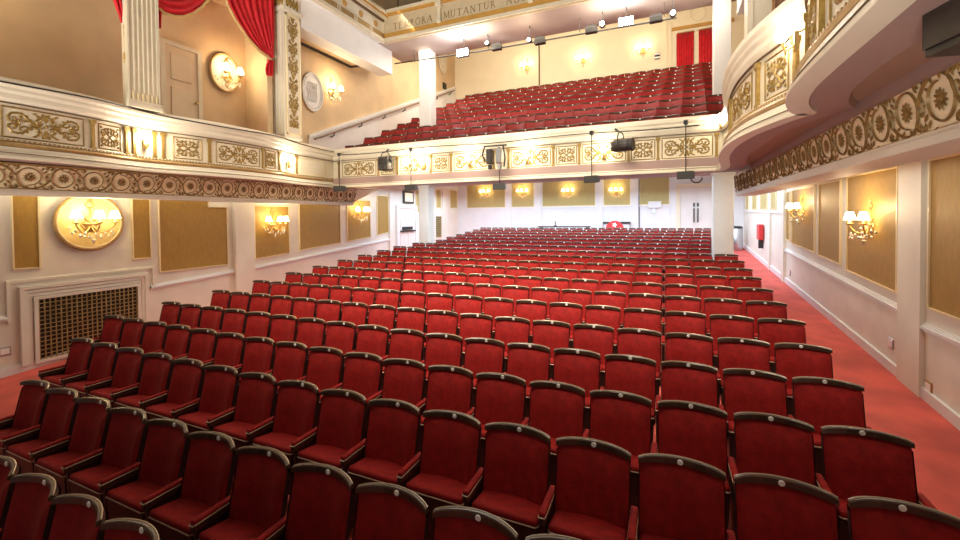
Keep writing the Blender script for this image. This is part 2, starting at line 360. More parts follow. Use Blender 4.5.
def sweep(prof, closed=True):      # prof: (offset, z)
    b = MB(); n = len(prof); vs = []
    for i in range(len(PLAN)):
        for o, z in prof:
            x, y = offp(i, o); vs.append((x, y, z))
    fs = []
    for i in range(len(PLAN)-1):
        for k in range(n if closed else n-1): fs.append((i*n+k, i*n+(k+1) % n, (i+1)*n+(k+1) % n, (i+1)*n+k))
    fs += [tuple(range(n)), tuple(range((len(PLAN)-1)*n, len(PLAN)*n))]
    return b.add(vs, fs)
bf = empty('balcony_front'); tag(bf, 'curved cream and gold parapet of the circle balcony', 'balcony', None, 'structure')
sweep([(-.18, 4.60), (-.16, 4.65), (.07, 4.65), (.10, 4.62), (.10, 4.56), (.075, 4.52), (.075, 4.48), (.05, 4.44), (.05, 4.38), (.025, 4.33), (.0, 4.31), (-.18, 4.31)]).build('top_rail', 'ivory', bf)
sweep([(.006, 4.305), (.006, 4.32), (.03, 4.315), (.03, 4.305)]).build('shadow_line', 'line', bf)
sweep([(-.18, 3.63), (-.18, 4.31), (0, 4.31), (0, 3.80), (.0, 3.63)]).build('panel_band', 'cream', bf)
sweep([(0, 3.78), (0, 3.825), (.03, 3.825), (.04, 3.78)]).build('bead_band', 'ivory', bf)
sweep([(0, 3.70), (0, 3.76), (.03, 3.775), (.065, 3.765), (.085, 3.735), (.075, 3.705), (.05, 3.695)]).build('torus', 'bronze', bf)
sweep([(0, 3.55), (0, 3.70), (.075, 3.695), (.085, 3.64), (.115, 3.62), (.12, 3.575), (.145, 3.565), (.145, 3.535), (.0, 3.535)]).build('lip', 'ivory', bf)
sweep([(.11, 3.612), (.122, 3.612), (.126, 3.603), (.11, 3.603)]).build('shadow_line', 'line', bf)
# dentils
b = MB(); acc = 0
for i in range(len(PLAN)-1):
    p, q = Vector(offp(i, .035)), Vector(offp(i+1, .035)); L = (q-p).length
    if L < 1e-6: continue
    t = (q-p)/L; n = Vector((t.y, -t.x))
    while acc < L:
        c0 = p+t*acc
        if c0.y > .5: 
            w = .014
            a = [c0-t*w-n*.01, c0+t*w-n*.01, c0+t*w+n*.012, c0-t*w+n*.012]
            b.hexa([(v.x, v.y, 3.783) for v in a], [(v.x, v.y, 3.808) for v in a])
        acc += .055
    acc -= L
b.build('dentil_band', 'bronze', bf)
# arc-length parameter per section for ornament placement
def section(pl):
    S = [0]
    for i in range(1, len(pl)): S.append(S[-1]+math.hypot(pl[i][0]-pl[i-1][0], pl[i][1]-pl[i-1][1]))
    return S
def mapper(pl, s0, zc):
    S = section(pl); N = normals(pl)
    def fn(u, v, h):
        t = s0+u
        i = 0
        while i < len(S)-2 and S[i+1] < t: i += 1
        k = (t-S[i])/max(1e-6, S[i+1]-S[i])
        x = pl[i][0]+(pl[i+1][0]-pl[i][0])*k; y = pl[i][1]+(pl[i+1][1]-pl[i][1])*k
        n = (N[i]+(N[i+1]-N[i])*k).normalized()
        return (x+n.x*(h+.004), y+n.y*(h+.004), zc+v)
    return fn
def s_at(pl, key, val):
    S = section(pl)
    for i in range(len(pl)-1):
        a, b_ = pl[i][key], pl[i+1][key]
        if (a-val)*(b_-val) <= 0 and a != b_: return S[i]+(S[i+1]-S[i])*(val-a)/(b_-a)
    return 0
def spiral(cx, cy, r0, r1, a0, a1, n=16): return [(cx+(r0+(r1-r0)*k/n)*cos(a0+(a1-a0)*k/n), cy+(r0+(r1-r0)*k/n)*sin(a0+(a1-a0)*k/n)) for k in range(n+1)]
def rect_line(b, w, h, mp, t=.012, nn=8):
    P = []
    for (x0, y0), (x1, y1) in (((-w, -h), (w, -h)), ((w, -h), (w, h)), ((w, h), (-w, h)), ((-w, h), (-w, -h))):
        P += [(x0+(x1-x0)*k/nn, y0+(y1-y0)*k/nn) for k in range(nn)]
    b.ribbon(P+[P[0]], t, mp, .01)
def large_motif(b, W, H, mp):      # lyre scrolls either side of a central rosette
    k = W/1.0; h = H/.42
    b.petals(0, 0, .045*k, 8, mp, .02)
    for sx in (-1, 1):
        for sy in (-1, 1):
            T = lambda P: [(sx*x*k, sy*y*h) for x, y in P]
            b.ribbon(T(spiral(.085, .065, .012, .05, 3.4*PI, 1.15*PI)), .014, mp)               # inner curl
            b.ribbon(T([(.11, .02), (.17, .03), (.22, .07), (.27, .125), (.33, .145), (.40, .13), (.435, .08), (.43, .035), (.39, .015), (.355, .04), (.36, .075), (.39, .075)]), .018, mp)
            b.ribbon(T([(.20, .045), (.26, .035), (.30, .06), (.31, .09), (.285, .1)]), .014, mp)
            b.ribbon(T([(.30, .0), (.325, .03), (.315, .06)]), .012, mp)
            b.leaf(sx*.17*k, sy*.04*h, math.atan2(sy*1.4, sx*.4), .05*k, .025, mp)
            b.leaf(sx*.23*k, sy*.09*h, math.atan2(sy*1.4, -sx*.4), .05*k, .022, mp)
            b.leaf(sx*.045*k, sy*.1*h, math.atan2(sy*.7, sx), .10*k, .03, mp)
            b.leaf(sx*.02*k, sy*.12*h, math.atan2(sy, sx*.35), .08*k, .03, mp)
            b.leaf(sx*.10*k, sy*.155*h, math.atan2(sy*.25, sx), .07*k, .02, mp)
            b.leaf(sx*.28*k, sy*.13*h, math.atan2(sy, sx*.2), .035*k, .02, mp)
            b.leaf(sx*.36*k, sy*.02*h, math.atan2(sy*.7, -sx), .05*k, .02, mp)
        b.leaf(sx*.05*k, 0, 0 if sx > 0 else PI, .16*k, .03, mp)
        b.leaf(sx*.30*k, 0, 0 if sx > 0 else PI, .07*k, .035, mp)
    for sy in (-1, 1):
        b.leaf(0, sy*.05*h, sy*PI/2, .13*h, .04, mp)
    rect_line(b, W/2, H/2, mp)
def square_motif(b, W, H, mp):
    k = W/.44; h = H/.42
    b.petals(0, 0, .035, 8, mp, .02)
    for sx in (-1, 1):
        for sy in (-1, 1):
            T = lambda P: [(sx*x*k, sy*y*h) for x, y in P]
            b.ribbon(T([(.02, .02), (.06, .05), (.09, .1), (.14, .125), (.17, .1), (.155, .065), (.12, .07)]), .014, mp)
            b.ribbon(T([(.03, .05), (.03, .1), (.06, .14), (.09, .15)]), .012, mp)
            for (x, y, a, l) in ((.06, .05, -.1, .07), (.09, .1, 1.5, .06), (.13, .05, .2, .06), (.04, .12, 1.9, .05), (.15, .14, .8, .05), (.10, .02, .1, .07), (.02, .06, 1.4, .06)):
                b.leaf(sx*x*k, sy*y*h, math.atan2(sy*sin(a), sx*cos(a)), l, .026, mp)
    rect_line(b, W/2, H/2, mp)
def colonnette(b, mp, w=.055):
    for v0, v1, ww, h in ((-.235, -.205, w*1.3, .035), (-.205, .165, w*.8, .03), (.165, .185, w*1.1, .035), (.185, .235, w*1.5, .04)):
        b.hexa([mp(-ww/2, v0, -.01), mp(ww/2, v0, -.01), mp(ww/2, v0, h), mp(-ww/2, v0, h)], [mp(-ww/2, v1, -.01), mp(ww/2, v1, -.01), mp(ww/2, v1, h), mp(-ww/2, v1, h)])
def place_orn(pl, key, items):
    for kind, a, b_ in items:
        s0, s1 = s_at(pl, key, a), s_at(pl, key, b_ if b_ is not None else a)
        m_ = mapper(pl, (s0+s1)/2, 4.05); w = abs(s1-s0); b = MB()
        if kind == 'L': large_motif(b, w, .42, m_); b.build('scroll_ornament', 'gold', bf)
        elif kind == 'S': square_motif(b, w, .40, m_); b.build('foliage_ornament', 'gold', bf)
        elif kind == 'P': colonnette(b, m_); b.build('colonnette', 'gold', bf)
        elif kind == 'B': rect_line(b, w/2, .2, m_); b.build('plain_panel_line', 'bead', bf)
WT[0] = 1.7
place_orn(planL, 1, [('L', 1.2, 2.2), ('P', 2.5, None), ('L', 2.70, 3.62), ('P', 3.74, None), ('S', 3.84, 4.18), ('P', 4.27, None), ('P', 4.40, None), ('P', 4.74, None), ('P', 4.88, None),
   ('S', 5.05, 5.52), ('P', 5.66, None), ('L', 5.80, 6.79), ('P', 6.88, None), ('S', 6.96, 7.25), ('P', 7.38, None), ('P', 8.1, None), ('B', 8.2, 9.2)])
place_orn(planF, 0, [('P', -8.62, None), ('L', -8.5, -7.32), ('P', -7.23, None), ('S', -7.14, -6.68), ('P', -6.6, None), ('L', -6.5, -5.65), ('P', -5.57, None), ('S', -5.5, -5.04), ('P', -4.97, None), ('L', -4.88, -3.9), ('P', -3.8, None),
   ('P', -3.42, None), ('L', -3.35, -2.4), ('P', -2.33, None), ('S', -2.26, -1.80), ('P', -1.74, None), ('L', -1.67, -.76), ('P', -.70, None), ('S', -.64, -.18), ('P', -.12, None), ('L', -.04, .88), ('P', .95, None)])
place_orn(planR, 1, [('L', 8.6, 7.7), ('S', 7.5, 7.1), ('P', 6.85, None), ('L', 6.6, 5.55), ('P', 5.36, None), ('S', 5.22, 4.82), ('P', 4.70, None), ('P', 4.2, None), ('S', 3.95, 3.55), ('P', 3.4, None), ('L', 3.25, 2.3), ('P', 2.2, None), ('S', 2.05, 1.6)])
WT[0] = 1.0
# ------------------------------------------------------------------ soffit under the circle
iF = len(planL)-1; iR = iF+len(planF)-1
b = MB()
for i in range(iF):
    p, q = offp(i, .05), offp(i+1, .05)
    b.add([(p[0], p[1], 3.55), (q[0], q[1], 3.55), (XL, q[1], 3.55), (XL, p[1], 3.55)], [(0, 1, 2, 3)])
for i in range(iR, len(PLAN)-1):
    p, q = offp(i, .05), offp(i+1, .05)
    xi = lambda pt: max(pt[0]+.30, 1.15)
    b.add([(p[0], p[1], 3.55), (q[0], q[1], 3.55), (xi(q), q[1], 3.55), (xi(p), p[1], 3.55)], [(0, 1, 2, 3)])
b.box(1.50, 1.58, -.5, 9.5, 3.53, 3.62)
struct(b, 'ceiling_balcony_rim', 'soffit_edge', 'mauve border of the soffit under the balcony arms', 'ceiling')
b = MB()
for i in range(iR, len(PLAN)-1):
    p, q = offp(i, .05), offp(i+1, .05)
    a, e_ = (xi(p), p[1]), (xi(q), q[1])
    b.add([(a[0], a[1], 3.55), (e_[0], e_[1], 3.55), (e_[0]+.02, e_[1], 3.61), (a[0]+.02, a[1], 3.61)], [(0, 1, 2, 3)])
    b.add([(a[0]+.02, a[1], 3.61), (e_[0]+.02, e_[1], 3.61), (XR, e_[1], 3.61), (XR, a[1], 3.61)], [(0, 1, 2, 3)])
struct(b, 'ceiling_balcony_recess', 'soffit', 'brown pink recessed soffit under the bowed balcony boxes', 'ceiling')
b = MB(); zs = lambda y: 3.56+.07*(y-9.5)
b.hexa([(XL, 9.45, 3.54), (XR, 9.45, 3.54), (XR, 19.1, zs(19.1)), (XL, 19.1, zs(19.1))], [(XL, 9.45, 3.8), (XR, 9.45, 3.8), (XR, 19.1, zs(19.1)+.25), (XL, 19.1, zs(19.1)+.25)])
struct(b, 'ceiling_stalls', 'soffit_edge', 'raked mauve soffit over the rear stalls', 'ceiling')
# frieze beams
def frieze(side):
    if side == 'r': xt, xb, y0, y1t, y1b, zt0, zt1, zb = 1.55, 1.60, -.5, 11.75, 11.5, 3.56, 3.60, 3.18; back = 1.95; sg = -1
    else: xt, xb, y0, y1t, y1b, zt0, zt1, zb = -8.90, -8.97, -.5, 11.7, 10.5, 3.50, 3.61, 3.13; back = -9.2; sg = 1
    e = empty('scroll_frieze_beam'); tag(e, 'cream frieze beam with brown scrolls over the '+('carpeted aisle' if side == 'r' else 'grille wall'), 'beam', None, 'structure')
    bt = 1.58 if side == 'r' else -8.9
    MB().hexa([(xb, y0, zb), (xt, y0, zt0), (back, y0, zt0), (back, y0, zb)], [(xb, y1b, zb), (xt, y1t, zt1), (back, y1t, zt1), (back, y1b, zb)]).build('beam', 'friezebg', e)
    b = MB()
    for d0, z0, z1 in ((.05, zb-.08, zb-.02), (.03, zb-.02, zb+.012)):
        xa, xc = sorted((xb+sg*d0, back)); b.box(xa, xc, y0, y1b, z0, z1)
    b.build('lower_moulding', 'plaster', e)
    b = MB(); b.hexa([(xb+sg*.012, y0, zb+.012), (xb, y0, zb+.012), (xb, y0, zb+.028), (xb+sg*.012, y0, zb+.028)], [(xb+sg*.012, y1b, zb+.012), (xb, y1b, zb+.012), (xb, y1b, zb+.028), (xb+sg*.012, y1b, zb+.028)])
    b.hexa([(xt+sg*.02, y0, zt0-.03), (xt-sg*.01, y0, zt0-.03), (xt-sg*.01, y0, zt0), (xt+sg*.02, y0, zt0)], [(xt+sg*.02, y1t, zt1-.03), (xt-sg*.01, y1t, zt1-.03), (xt-sg*.01, y1t, zt1), (xt+sg*.02, y1t, zt1)])
    b.build('edge_line', 'bronze', e)
    def mp(u, v, h):     # u along Y, v 0..1
        zt = zt0+(zt1-zt0)*(u-y0)/(y1t-y0)
        return (xb+(xt-xb)*v+sg*(h+.003), u, zb+(zt-zb)*v)
    n = int((y1t-1.6)/.4)
    for part in range(1):
        b = MB(); ro = MB()
        for k in range(n):
            yc = 1.95+.4*k
            if yc > (y1t-.15 if side == 'r' else y1b-.1): continue
            fl = 1 if k % 2 else -1
            H = .40
            V = lambda x, y: (yc+x, .5+fl*y/H)
            m2 = lambda u, v, h: mp(u, v, h)
            def rib(P, w, w1=None): 
                # ribbon in metric space then mapped
                b.ribbon([(x, fl*y) for x, y in P], w, lambda u, v, h: mp(yc+u, .5+v/H, h), .014, w1)
            def lf(x, y, a, l, w): b.leaf(x, fl*y, math.atan2(fl*sin(a), cos(a)), l, w, lambda u, v, h: mp(yc+u, .5+v/H, h), .012)
            rib(spiral(0, 0, .118, .152, rad(-95), rad(212), 20), .012, .021)              # open ring
            rib([(-.129, -.081), (-.10, -.125), (-.05, -.158), (.01, -.172), (.08, -.165), (.15, -.13), (.205, -.08), (.245, -.02), (.262, .04), (.271, .08)], .026)
            rib([(-.10, -.125), (-.13, -.16), (-.17, -.165), (-.18, -.14), (-.16, -.13)], .016, .008)
            rib([(.15, -.13), (.175, -.165), (.215, -.17), (.232, -.145), (.215, -.125)], .016, .008)
            rib([(.205, -.08), (.185, -.02), (.19, .04), (.215, .07), (.225, .045)], .014, .008)
            for x, y, a, l, w in ((.148, .06, .7, .08, .035), (.13, .10, 1.1, .07, .03), (.165, .0, .2, .06, .03), (.2, .11, 1.7, .07, .03), (.17, .14, .5, .09, .03), (.24, -.1, -.9, .08, .032), (.225, .0, 2.4, .06, .028), (-.02, -.12, -1.6, .05, .026), (.06, -.118, -1.0, .05, .026), (.11, -.085, -.4, .05, .026), (.245, .1, 1.2, .08, .03), (.06, .165, .4, .06, .026), (-.11, .14, 2.5, .06, .026)):
                lf(x, y, a, l, w)
            for q in range(11):
                a = 2*PI*q/11; ro.leaf(.02*cos(a), .02*sin(a), a, .058, .024, lambda u, v, h: mp(yc+u, .5+v/H, h), .014)
            ro.petals(0, 0, .032, 10, lambda u, v, h: mp(yc+u, .5+v/H, h), .022, .8)
        b.build('scrollwork', 'friezeorn', e); ro.build('rosettes', 'friezeorn', e)
WT[0] = 1.0; frieze('r'); frieze('l'); WT[0] = 1.0
b = MB(); b.box(1.6, XR, -.5, 11.4, 3.30, 3.36); struct(b, 'ceiling_aisle', 'cream', 'low cream ceiling over the carpeted aisle', 'ceiling')
b = MB(); b.box(XL, -9.0, -.5, 10.4, 3.32, 3.38); struct(b, 'ceiling_side', 'cream', 'low cream ceiling along the grille wall', 'ceiling')
# stalls columns
def column(x0, x1, y0, y1, z0, z1, label, m='plaster'):
    b = MB(); b.rbox(x0, x1, y0, y1, z0, z1, .012, 1); b.rbox(x0-.03, x1+.03, y0-.03, y1+.03, z1-.14, z1, .01, 1); b.rbox(x0-.03, x1+.03, y0-.03, y1+.03, z0, z0+.2, .01, 1)
    struct(b, 'column', m, label, 'column')
column(1.15, 1.60, 12.2, 12.65, fz(12.2), 3.8, 'square pale column between the double doors and the carpeted aisle')
column(-7.66, -7.28, 12.3, 12.7, fz(12.3), 3.8, 'square pale column in front of the white exit door')
column(-7.6, -7.17, 12.3, 12.7, 5.2, 9.0, 'white column rising through the circle seats by the handrail', 'white')
column(1.16, 1.55, 12.3, 12.7, 5.2, 9.0, 'white column rising through the circle seats before the red door curtains', 'white')
# ------------------------------------------------------------------ CIRCLE: tiers, walls
def tz(k): return 4.0+.39*k           # tier floor
b = MB()
for k in range(10):
    y0 = 9.75 if k == 0 else 10.2+.86*k-.5
    b.box(XL, XR, y0, 10.2+.86*(k+1)-.5, 3.75 if k < 2 else tz(k)-.8, tz(k))
b.box(XL, XR, 18.3, 18.75, 6.5, tz(9))
struct(b, 'floor_circle', 'carpet', 'stepped red tiers of the circle balcony', 'floor')
b = MB(); b.box(XL, XR, 18.65, 18.9, 4.7, 12.0); wc = struct(b, 'wall_circle_back', 'buff', 'warm buff wall behind the circle seats', 'wall')
b = MB(); b.box(XL-.2, XL, -2, 18.9, 4.3, 12.0); wu = struct(b, 'wall_upper_left', 'tan', 'tan upper wall beside the boxes and the circle stair', 'wall')
b = MB(); b.box(XR, XR+.2, -2, 18.9, 4.3, 12.0); struct(b, 'wall_upper_right', 'tan', 'tan upper wall behind the bowed boxes', 'wall')
b = MB(); b.box(XL, -8.90, -1, 9.55, 3.8, 4.0); b.box(1.35, XR, -1, 9.55, 3.8, 4.0); struct(b, 'floor_boxes', 'carpet', 'red floor of the side boxes', 'floor')
# white stair dado + handrail on the left circle wall
b = MB(); zr = lambda y: 5.02+(y-9.3)*.4265
b.prism([(9.2, 4.0), (18.6, 4.0), (18.6, zr(18.6)), (9.2, zr(9.2))], lambda a, c_, d_: (XL+d_, a, c_), 0, .04)
b.prism([(9.2, zr(9.2)), (18.6, zr(18.6)), (18.6, zr(18.6)+.1), (9.2, zr(9.2)+.1)], lambda a, c_, d_: (XL+d_, a, c_), 0, .08)
TRIM(b, 'white', 'white stair dado below the circle handrail')
hr = empty('handrail', (XL+.16, 9.3, zr(9.3)-.06)); tag(hr, 'long sloping handrail on brackets beside the circle stair', 'handrail')
MB().tube([(0, 0, 0), (0, 9.0, 9.0*.4265)], .028, 8).build('rail', 'handrail_wood', hr)
for k in range(7):
    y = .8+1.3*k; MB().tube([(0, y, y*.4265-.02), (0, y, y*.4265-.1), (-.14, y, y*.4265-.14)], .022, 6).build('bracket', 'black', hr)
# back wall trims
b = MB(); b.tube([(-5.18, 18.63, 7.5), (-5.18, 18.63, 11.2)], .03); TRIM(b, 'line', 'dark upright conduit on the buff circle wall')
b = MB()
for x in (.05, .22): b.box(x, x+.05, 18.6, 18.66, 7.8, 11.3)
b.box(.3, .44, 18.58, 18.66, 7.8, 10.0); b.box(1.08, 1.24, 18.58, 18.66, 7.8, 9.85); b.box(.3, 2.3, 18.56, 18.66, 9.86, 9.98)
TRIM(b, 'buff', 'buff architrave around the red door curtains')
b = MB(); b.box(.28, 2.4, 18.5, 18.66, 9.98, 10.1); TRIM(b, 'ochre', 'ochre lintel above the red door curtains')
b = MB(); b.tube([(1.2+.27*cos(2*PI*k/20), 18.63, 10.55+.3*sin(2*PI*k/20)) for k in range(21)], .03, 6); b.tube([(-2.2+.3*cos(2*PI*k/20), 18.63, 10.8+.3*sin(2*PI*k/20)) for k in range(21)], .03, 6); TRIM(b, 'buff', 'plain round mouldings high on the buff circle wall')
# ------------------------------------------------------------------ upper gallery
b = MB(); b.box(-8.7, XR, 11.3, 12.95, 8.285, 8.42); b.box(-8.7, XR, 12.85, 12.95, 8.42, 9.2)
gs = struct(b, 'ceiling_gallery', 'gsoffit', 'mauve soffit under the inscribed gallery', 'ceiling')
b = MB(); b.hexa([(XL, 12.9, 9.1), (XR, 12.9, 9.1), (XR, 18.9, 11.6), (XL, 18.9, 11.6)], [(XL, 12.9, 9.3), (XR, 12.9, 9.3), (XR, 18.9, 11.8), (XL, 18.9, 11.8)])
struct(b, 'ceiling_circle', 'buff', 'sloping buff ceiling over the circle seats', 'ceiling')
gf = empty('gallery_front'); tag(gf, 'inscribed buff front of the upper gallery with ochre bands', 'balcony', None, 'structure')
MB().box(-8.21, XR, 11.22, 11.30, 8.24, 9.18).build('fascia', 'inscr', gf)
MB().box(-8.21, XR, 11.16, 11.23, 8.36, 8.51).build('ochre_band', 'ochre', gf)
MB().box(-8.21, XR, 11.14, 11.23, 8.27, 8.36).build('lower_moulding', 'cream', gf)
MB().box(-8.21, XR, 11.14, 11.23, 9.06, 9.13).build('ochre_band', 'ochre', gf)
MB().box(-8.25, XR, 11.10, 11.32, 9.13, 9.22).build('top_rail', 'cream', gf)
for x in (-6.17, -3.33, -.45):
    b = MB(); b.box(x-.05, x+.05, 11.13, 11.23, 8.51, 9.06); b.rbox(x-.1, x+.1, 11.05, 11.23, 8.94, 9.11, .03, 2); b.rbox(x-.075, x+.075, 11.1, 11.23, 8.47, 8.6, .03, 2); b.build('bracket', 'cream', gf)
b = MB(); b.box(-8.15, XR, 11.4, 12.1, 9.18, 9.26); b.build('upholstered_ledge', 'shell', gf)
# letters as serif strokes
LET = {
 'T': ([((.5, 0), (.5, 1), .15), ((.02, .95), (.98, .95), .09)], [(.5, 0, .3)], 1),
 'E': ([((.2, 0), (.2, 1), .15), ((.2, .96), (.85, .96), .08), ((.2, .52), (.7, .52), .08), ((.2, .04), (.9, .04), .08)], [(.2, 0, .25)], .9),
 'M': ([((.15, 0), (.2, 1), .09), ((.2, 1), (.55, .05), .14), ((.55, .05), (.9, 1), .08), ((.9, 1), (.97, 0), .15)], [(.15, 0, .25), (.97, 0, .25)], 1.15),
 'P': ([((.2, 0), (.2, 1), .15)], [(.2, 0, .28)], .8),
 'O': ([], [], 1.05),
 'R': ([((.2, 0), (.2, 1), .15), ((.45, .48), (.9, 0), .13)], [(.2, 0, .25)], .95),
 'A': ([((.08, 0), (.5, 1), .08), ((.5, 1), (.92, 0), .15), ((.24, .35), (.76, .35), .07)], [(.08, 0, .2), (.92, 0, .25)], 1.05),
 'U': ([((.18, .35), (.18, 1), .15), ((.82, .35), (.82, 1), .08)], [(.18, 1, .25), (.82, 1, .2)], 1),
 'N': ([((.17, 0), (.17, 1), .08), ((.17, 1), (.85, .02), .14), ((.85, 0), (.85, 1), .08)], [(.17, 0, .22), (.85, 1, .22)], 1.05),
 'S': ([], [], .75)}
CURV = {'P': spiral(.35, .74, .25, .25, PI/2, -PI/2, 10), 'R': spiral(.35, .74, .25, .25, PI/2, -PI/2, 10), 'O': [(.5+.42*cos(2*PI*k/20), .5+.5*sin(2*PI*k/20)) for k in range(21)],
  'U': [(.5+.32*cos(a), .35+.32*sin(a)) for a in [PI+PI*k/10 for k in range(11)]],
  'S': [(.78, .82), (.6, .97), (.36, .95), (.22, .78), (.32, .6), (.6, .46), (.75, .28), (.66, .08), (.42, .0), (.18, .16)]}
def word(text, x, z, h, adv=None):
    b = MB(); mp = lambda u, v, d_: (u, 11.217-d_, v)
    for ch in text:
        st, sf, wd = LET[ch]; w = h*.85*wd
        Q = lambda p: (x+p[0]*w, z+p[1]*h)
        for p, q, t in st: b.ribbon([Q(p), Q(q)], t*h, mp, .008)
        for px_, pz, l in sf: b.ribbon([Q((px_-l/1.6, pz)), Q((px_+l/1.6, pz))], .06*h, mp, .008)
        if ch in CURV: b.ribbon([Q(p) for p in CURV[ch]], .11*h, mp, .008)
        x += w+.18*h
    b.build('inscription_word', 'letter', gf); return x
word('TEMPORA', -7.86, 8.6, .205); word('MUTANTUR', -6.06, 8.6, .205); word('NOS', -4.06, 8.6, .205); word('ET', -3.18, 8.6, .205)
# left gallery arm with discs
MB().box(-8.28, -8.21, -1, 11.22, 8.24, 9.18).build('arm_fascia', 'ivory', gf)
MB().box(-8.21, -8.165, -1, 11.19, 8.36, 8.51).build('arm_key_band', 'bronze', gf)
MB().box(-8.21, -8.155, -1, 11.17, 8.26, 8.36).build('arm_moulding', 'cream', gf)
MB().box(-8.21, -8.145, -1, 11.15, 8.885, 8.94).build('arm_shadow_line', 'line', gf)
MB().box(-8.23, -8.08, -1, 11.3, 8.94, 9.02).build('arm_moulding', 'cream', gf)
MB().box(-8.21, -8.06, -1, 11.2, 9.02, 9.085).build('arm_ochre', 'ochre', gf)
MB().box(-8.25, -8.04, -1, 11.34, 9.085, 9.18).build('arm_rail', 'cream', gf)
for k in range(8):
    b = MB(); b.lathe([(.0, .033), (.055, .031), (.083, .016), (.095, 0)], (-8.21, 10.78-.69*k, 8.69), 14, 'x'); b.build('disc_boss', 'ochre', gf, True)
    b = MB()
    for q in range(3): b.box(-8.165, -8.157, 10.44-.69*k+q*.055, 10.462-.69*k+q*.055, 8.375, 8.495)
    b.build('key_mark', 'cream', gf)
gr = empty('gallery_railing', (-7.8, 11.7, 9.26)); tag(gr, 'black tube safety railing on the upper gallery front', 'railing')
b = MB(); b.tube([(-.2, 0, 0), (-.2, 0, .6), (.65, 0, .6), (.65, 0, 0)], .022); b.tube([(1.0, 0, .1), (1.1, 0, .55), (1.25, 0, .6), (3.6, 0, .6), (3.6, 0, 0)], .022); b.build('tube', 'black', gr)
b = MB(); b.box(-8.95, -8.45, 8.06, 11.98, 7.52, 8.285); b.box(-8.45, -8.24, 4.0, 11.22, 8.285, 8.35)
struct(b, 'beam_left', 'white', 'long white downstand beam between the ornate pier and the circle column', 'beam')
b = MB(); b.box(1.62, 2.1, 8.1, 11.98, 7.52, 8.5); struct(b, 'beam_right', 'white', 'white downstand beam above the bowed boxes', 'beam')
b = MB(); b.box(XL, -8.7, 3.0, 7.25, 7.66, 7.76); b.box(XL, -8.95, 7.25, 11.1, 7.66, 7.76); struct(b, 'ceiling_boxes', 'tan', 'shadowed ceiling over the boxes and stair', 'ceiling')
b = MB(); b.box(-8.80, -8.45, 4.75, 7.54, 8.02, 8.28); b.box(-8.86, -8.40, 4.75, 7.54, 8.2, 8.28); struct(b, 'trim_%d' % 40, 'cream', 'cream entablature from which the box curtains hang', 'wall trim')
b = MB(); b.tube([(XL+.06, 7.6, 7.60), (XL+.06, 11.0, 7.60), (-9.0, 11.05, 7.60)], .035, 6); tag(b.build('cable_track', 'black'), 'thin black track where the tan stair wall meets the ceiling', 'track')
b = MB(); b.box(XL, -8.72, 7.25, 7.4, 4.0, 7.7); struct(b, 'partition_box', 'tan', 'tan partition wall closing the box behind the ornate pier', 'wall')
# ------------------------------------------------------------------ piers of the boxes
def flutes(mb, mp, w, z0, z1, n=6, depth=.02):
    P = []
    for k in range(n):
        a = w*(k+.12)/n; e_ = w*(k+.88)/n
        P.append((a, 0))
        for q in range(1, 5): t = PI*q/5; P.append((a+(e_-a)*(1-cos(t))/2, -depth*sin(t)))
        P.append((e_, 0))
    vs = [mp(p, d_, z0) for p, d_ in P]+[mp(p, d_, z1) for p, d_ in P]; n_ = len(P)
    mb.add(vs, [(i, i+1, n_+i+1, n_+i) for i in range(n_-1)])
pr = empty('pier_fluted', (-8.45, 4.25, 4.63)); tag(pr, 'fluted cream pier standing on the balcony arm beside the box door', 'pier', None, 'structure')
b = MB(); b.box(-.17, -.025, 0, .5, 0, 5.2); b.box(-.03, 0, 0, .03, 0, 5.2); b.box(-.03, 0, .47, .5, 0, 5.2); b.build('shaft', 'cream', pr)
b = MB(); flutes(b, lambda p, d_, z: (d_-.004, .03+p, z), .44, .12, 5.2, 6, .03); b.build('flutes', 'cream', pr)
b = MB(); b.box(-.18, .03, -.02, .53, 0, .06); b.box(-.17, .015, -.01, .515, .06, .13); b.build('base', 'cream', pr)
b = MB()
for k in range(6): b.leaf(0, 0, 0, .001, .001, lambda u, v, h: (0, 0, 0)) if False else b.box(-.02, .006, .055+.073*k, .085+.073*k, .13, .26)
b.build('flute_stop', 'bead', pr)
WT[0] = 1.8; pr = empty('pier_ornate', (-8.45, 7.54, 4.63)); tag(pr, 'square pier with gold candelabra panel on the balcony arm', 'pier', None, 'structure')
b = MB(); b.box(-.42, 0, 0, .5, 0, 5); b.build('shaft', 'ivory', pr)
b = MB(); flutes(b, lambda p, d_, z: (-.38+p, -d_-.03, z), .34, .1, 3.05, 4, .02); b.box(-.42, -.38, -.03, 0, 0, 3.1); b.box(-.04, 0, -.03, 0, 0, 3.1); b.build('flutes', 'ivory', pr)
b = MB()
for y0, y1, z0, z1 in ((.03, .47, 3.0, 3.05), (.03, .47, .1, .14), (.03, .06, .1, 3.05), (.44, .47, .1, 3.05)): b.box(0, .02, y0, y1, z0, z1)
b.build('panel_frame', 'bead', pr)
b = MB(); mp = lambda u, v, h: (h+.002, .25+u, v)
for k in range(6):
    z = .3+.46*k; s = .9+.1*(k % 2)
    for sx in (-1, 1):
        b.ribbon([(sx*x*s, z+y*s) for x, y in [(.01, .0), (.05, .04), (.11, .06), (.14, .12), (.11, .17), (.06, .16), (.06, .11), (.09, .1)]], .028, mp)
        b.ribbon([(sx*x*s, z+y*s) for x, y in [(.01, .2), (.05, .24), (.1, .25), (.12, .3), (.09, .33)]], .024, mp)
        b.leaf(sx*.03, z+.2, rad(90)-sx*1.0, .13, .05, mp); b.leaf(sx*.05, z+.03, rad(90)-sx*1.7, .1, .045, mp); b.leaf(sx*.02, z+.36, rad(90)-sx*.5, .12, .045, mp)
    b.leaf(0, z-.02, PI/2, .26, .07, mp); b.leaf(0, z+.24, PI/2, .22, .06, mp)
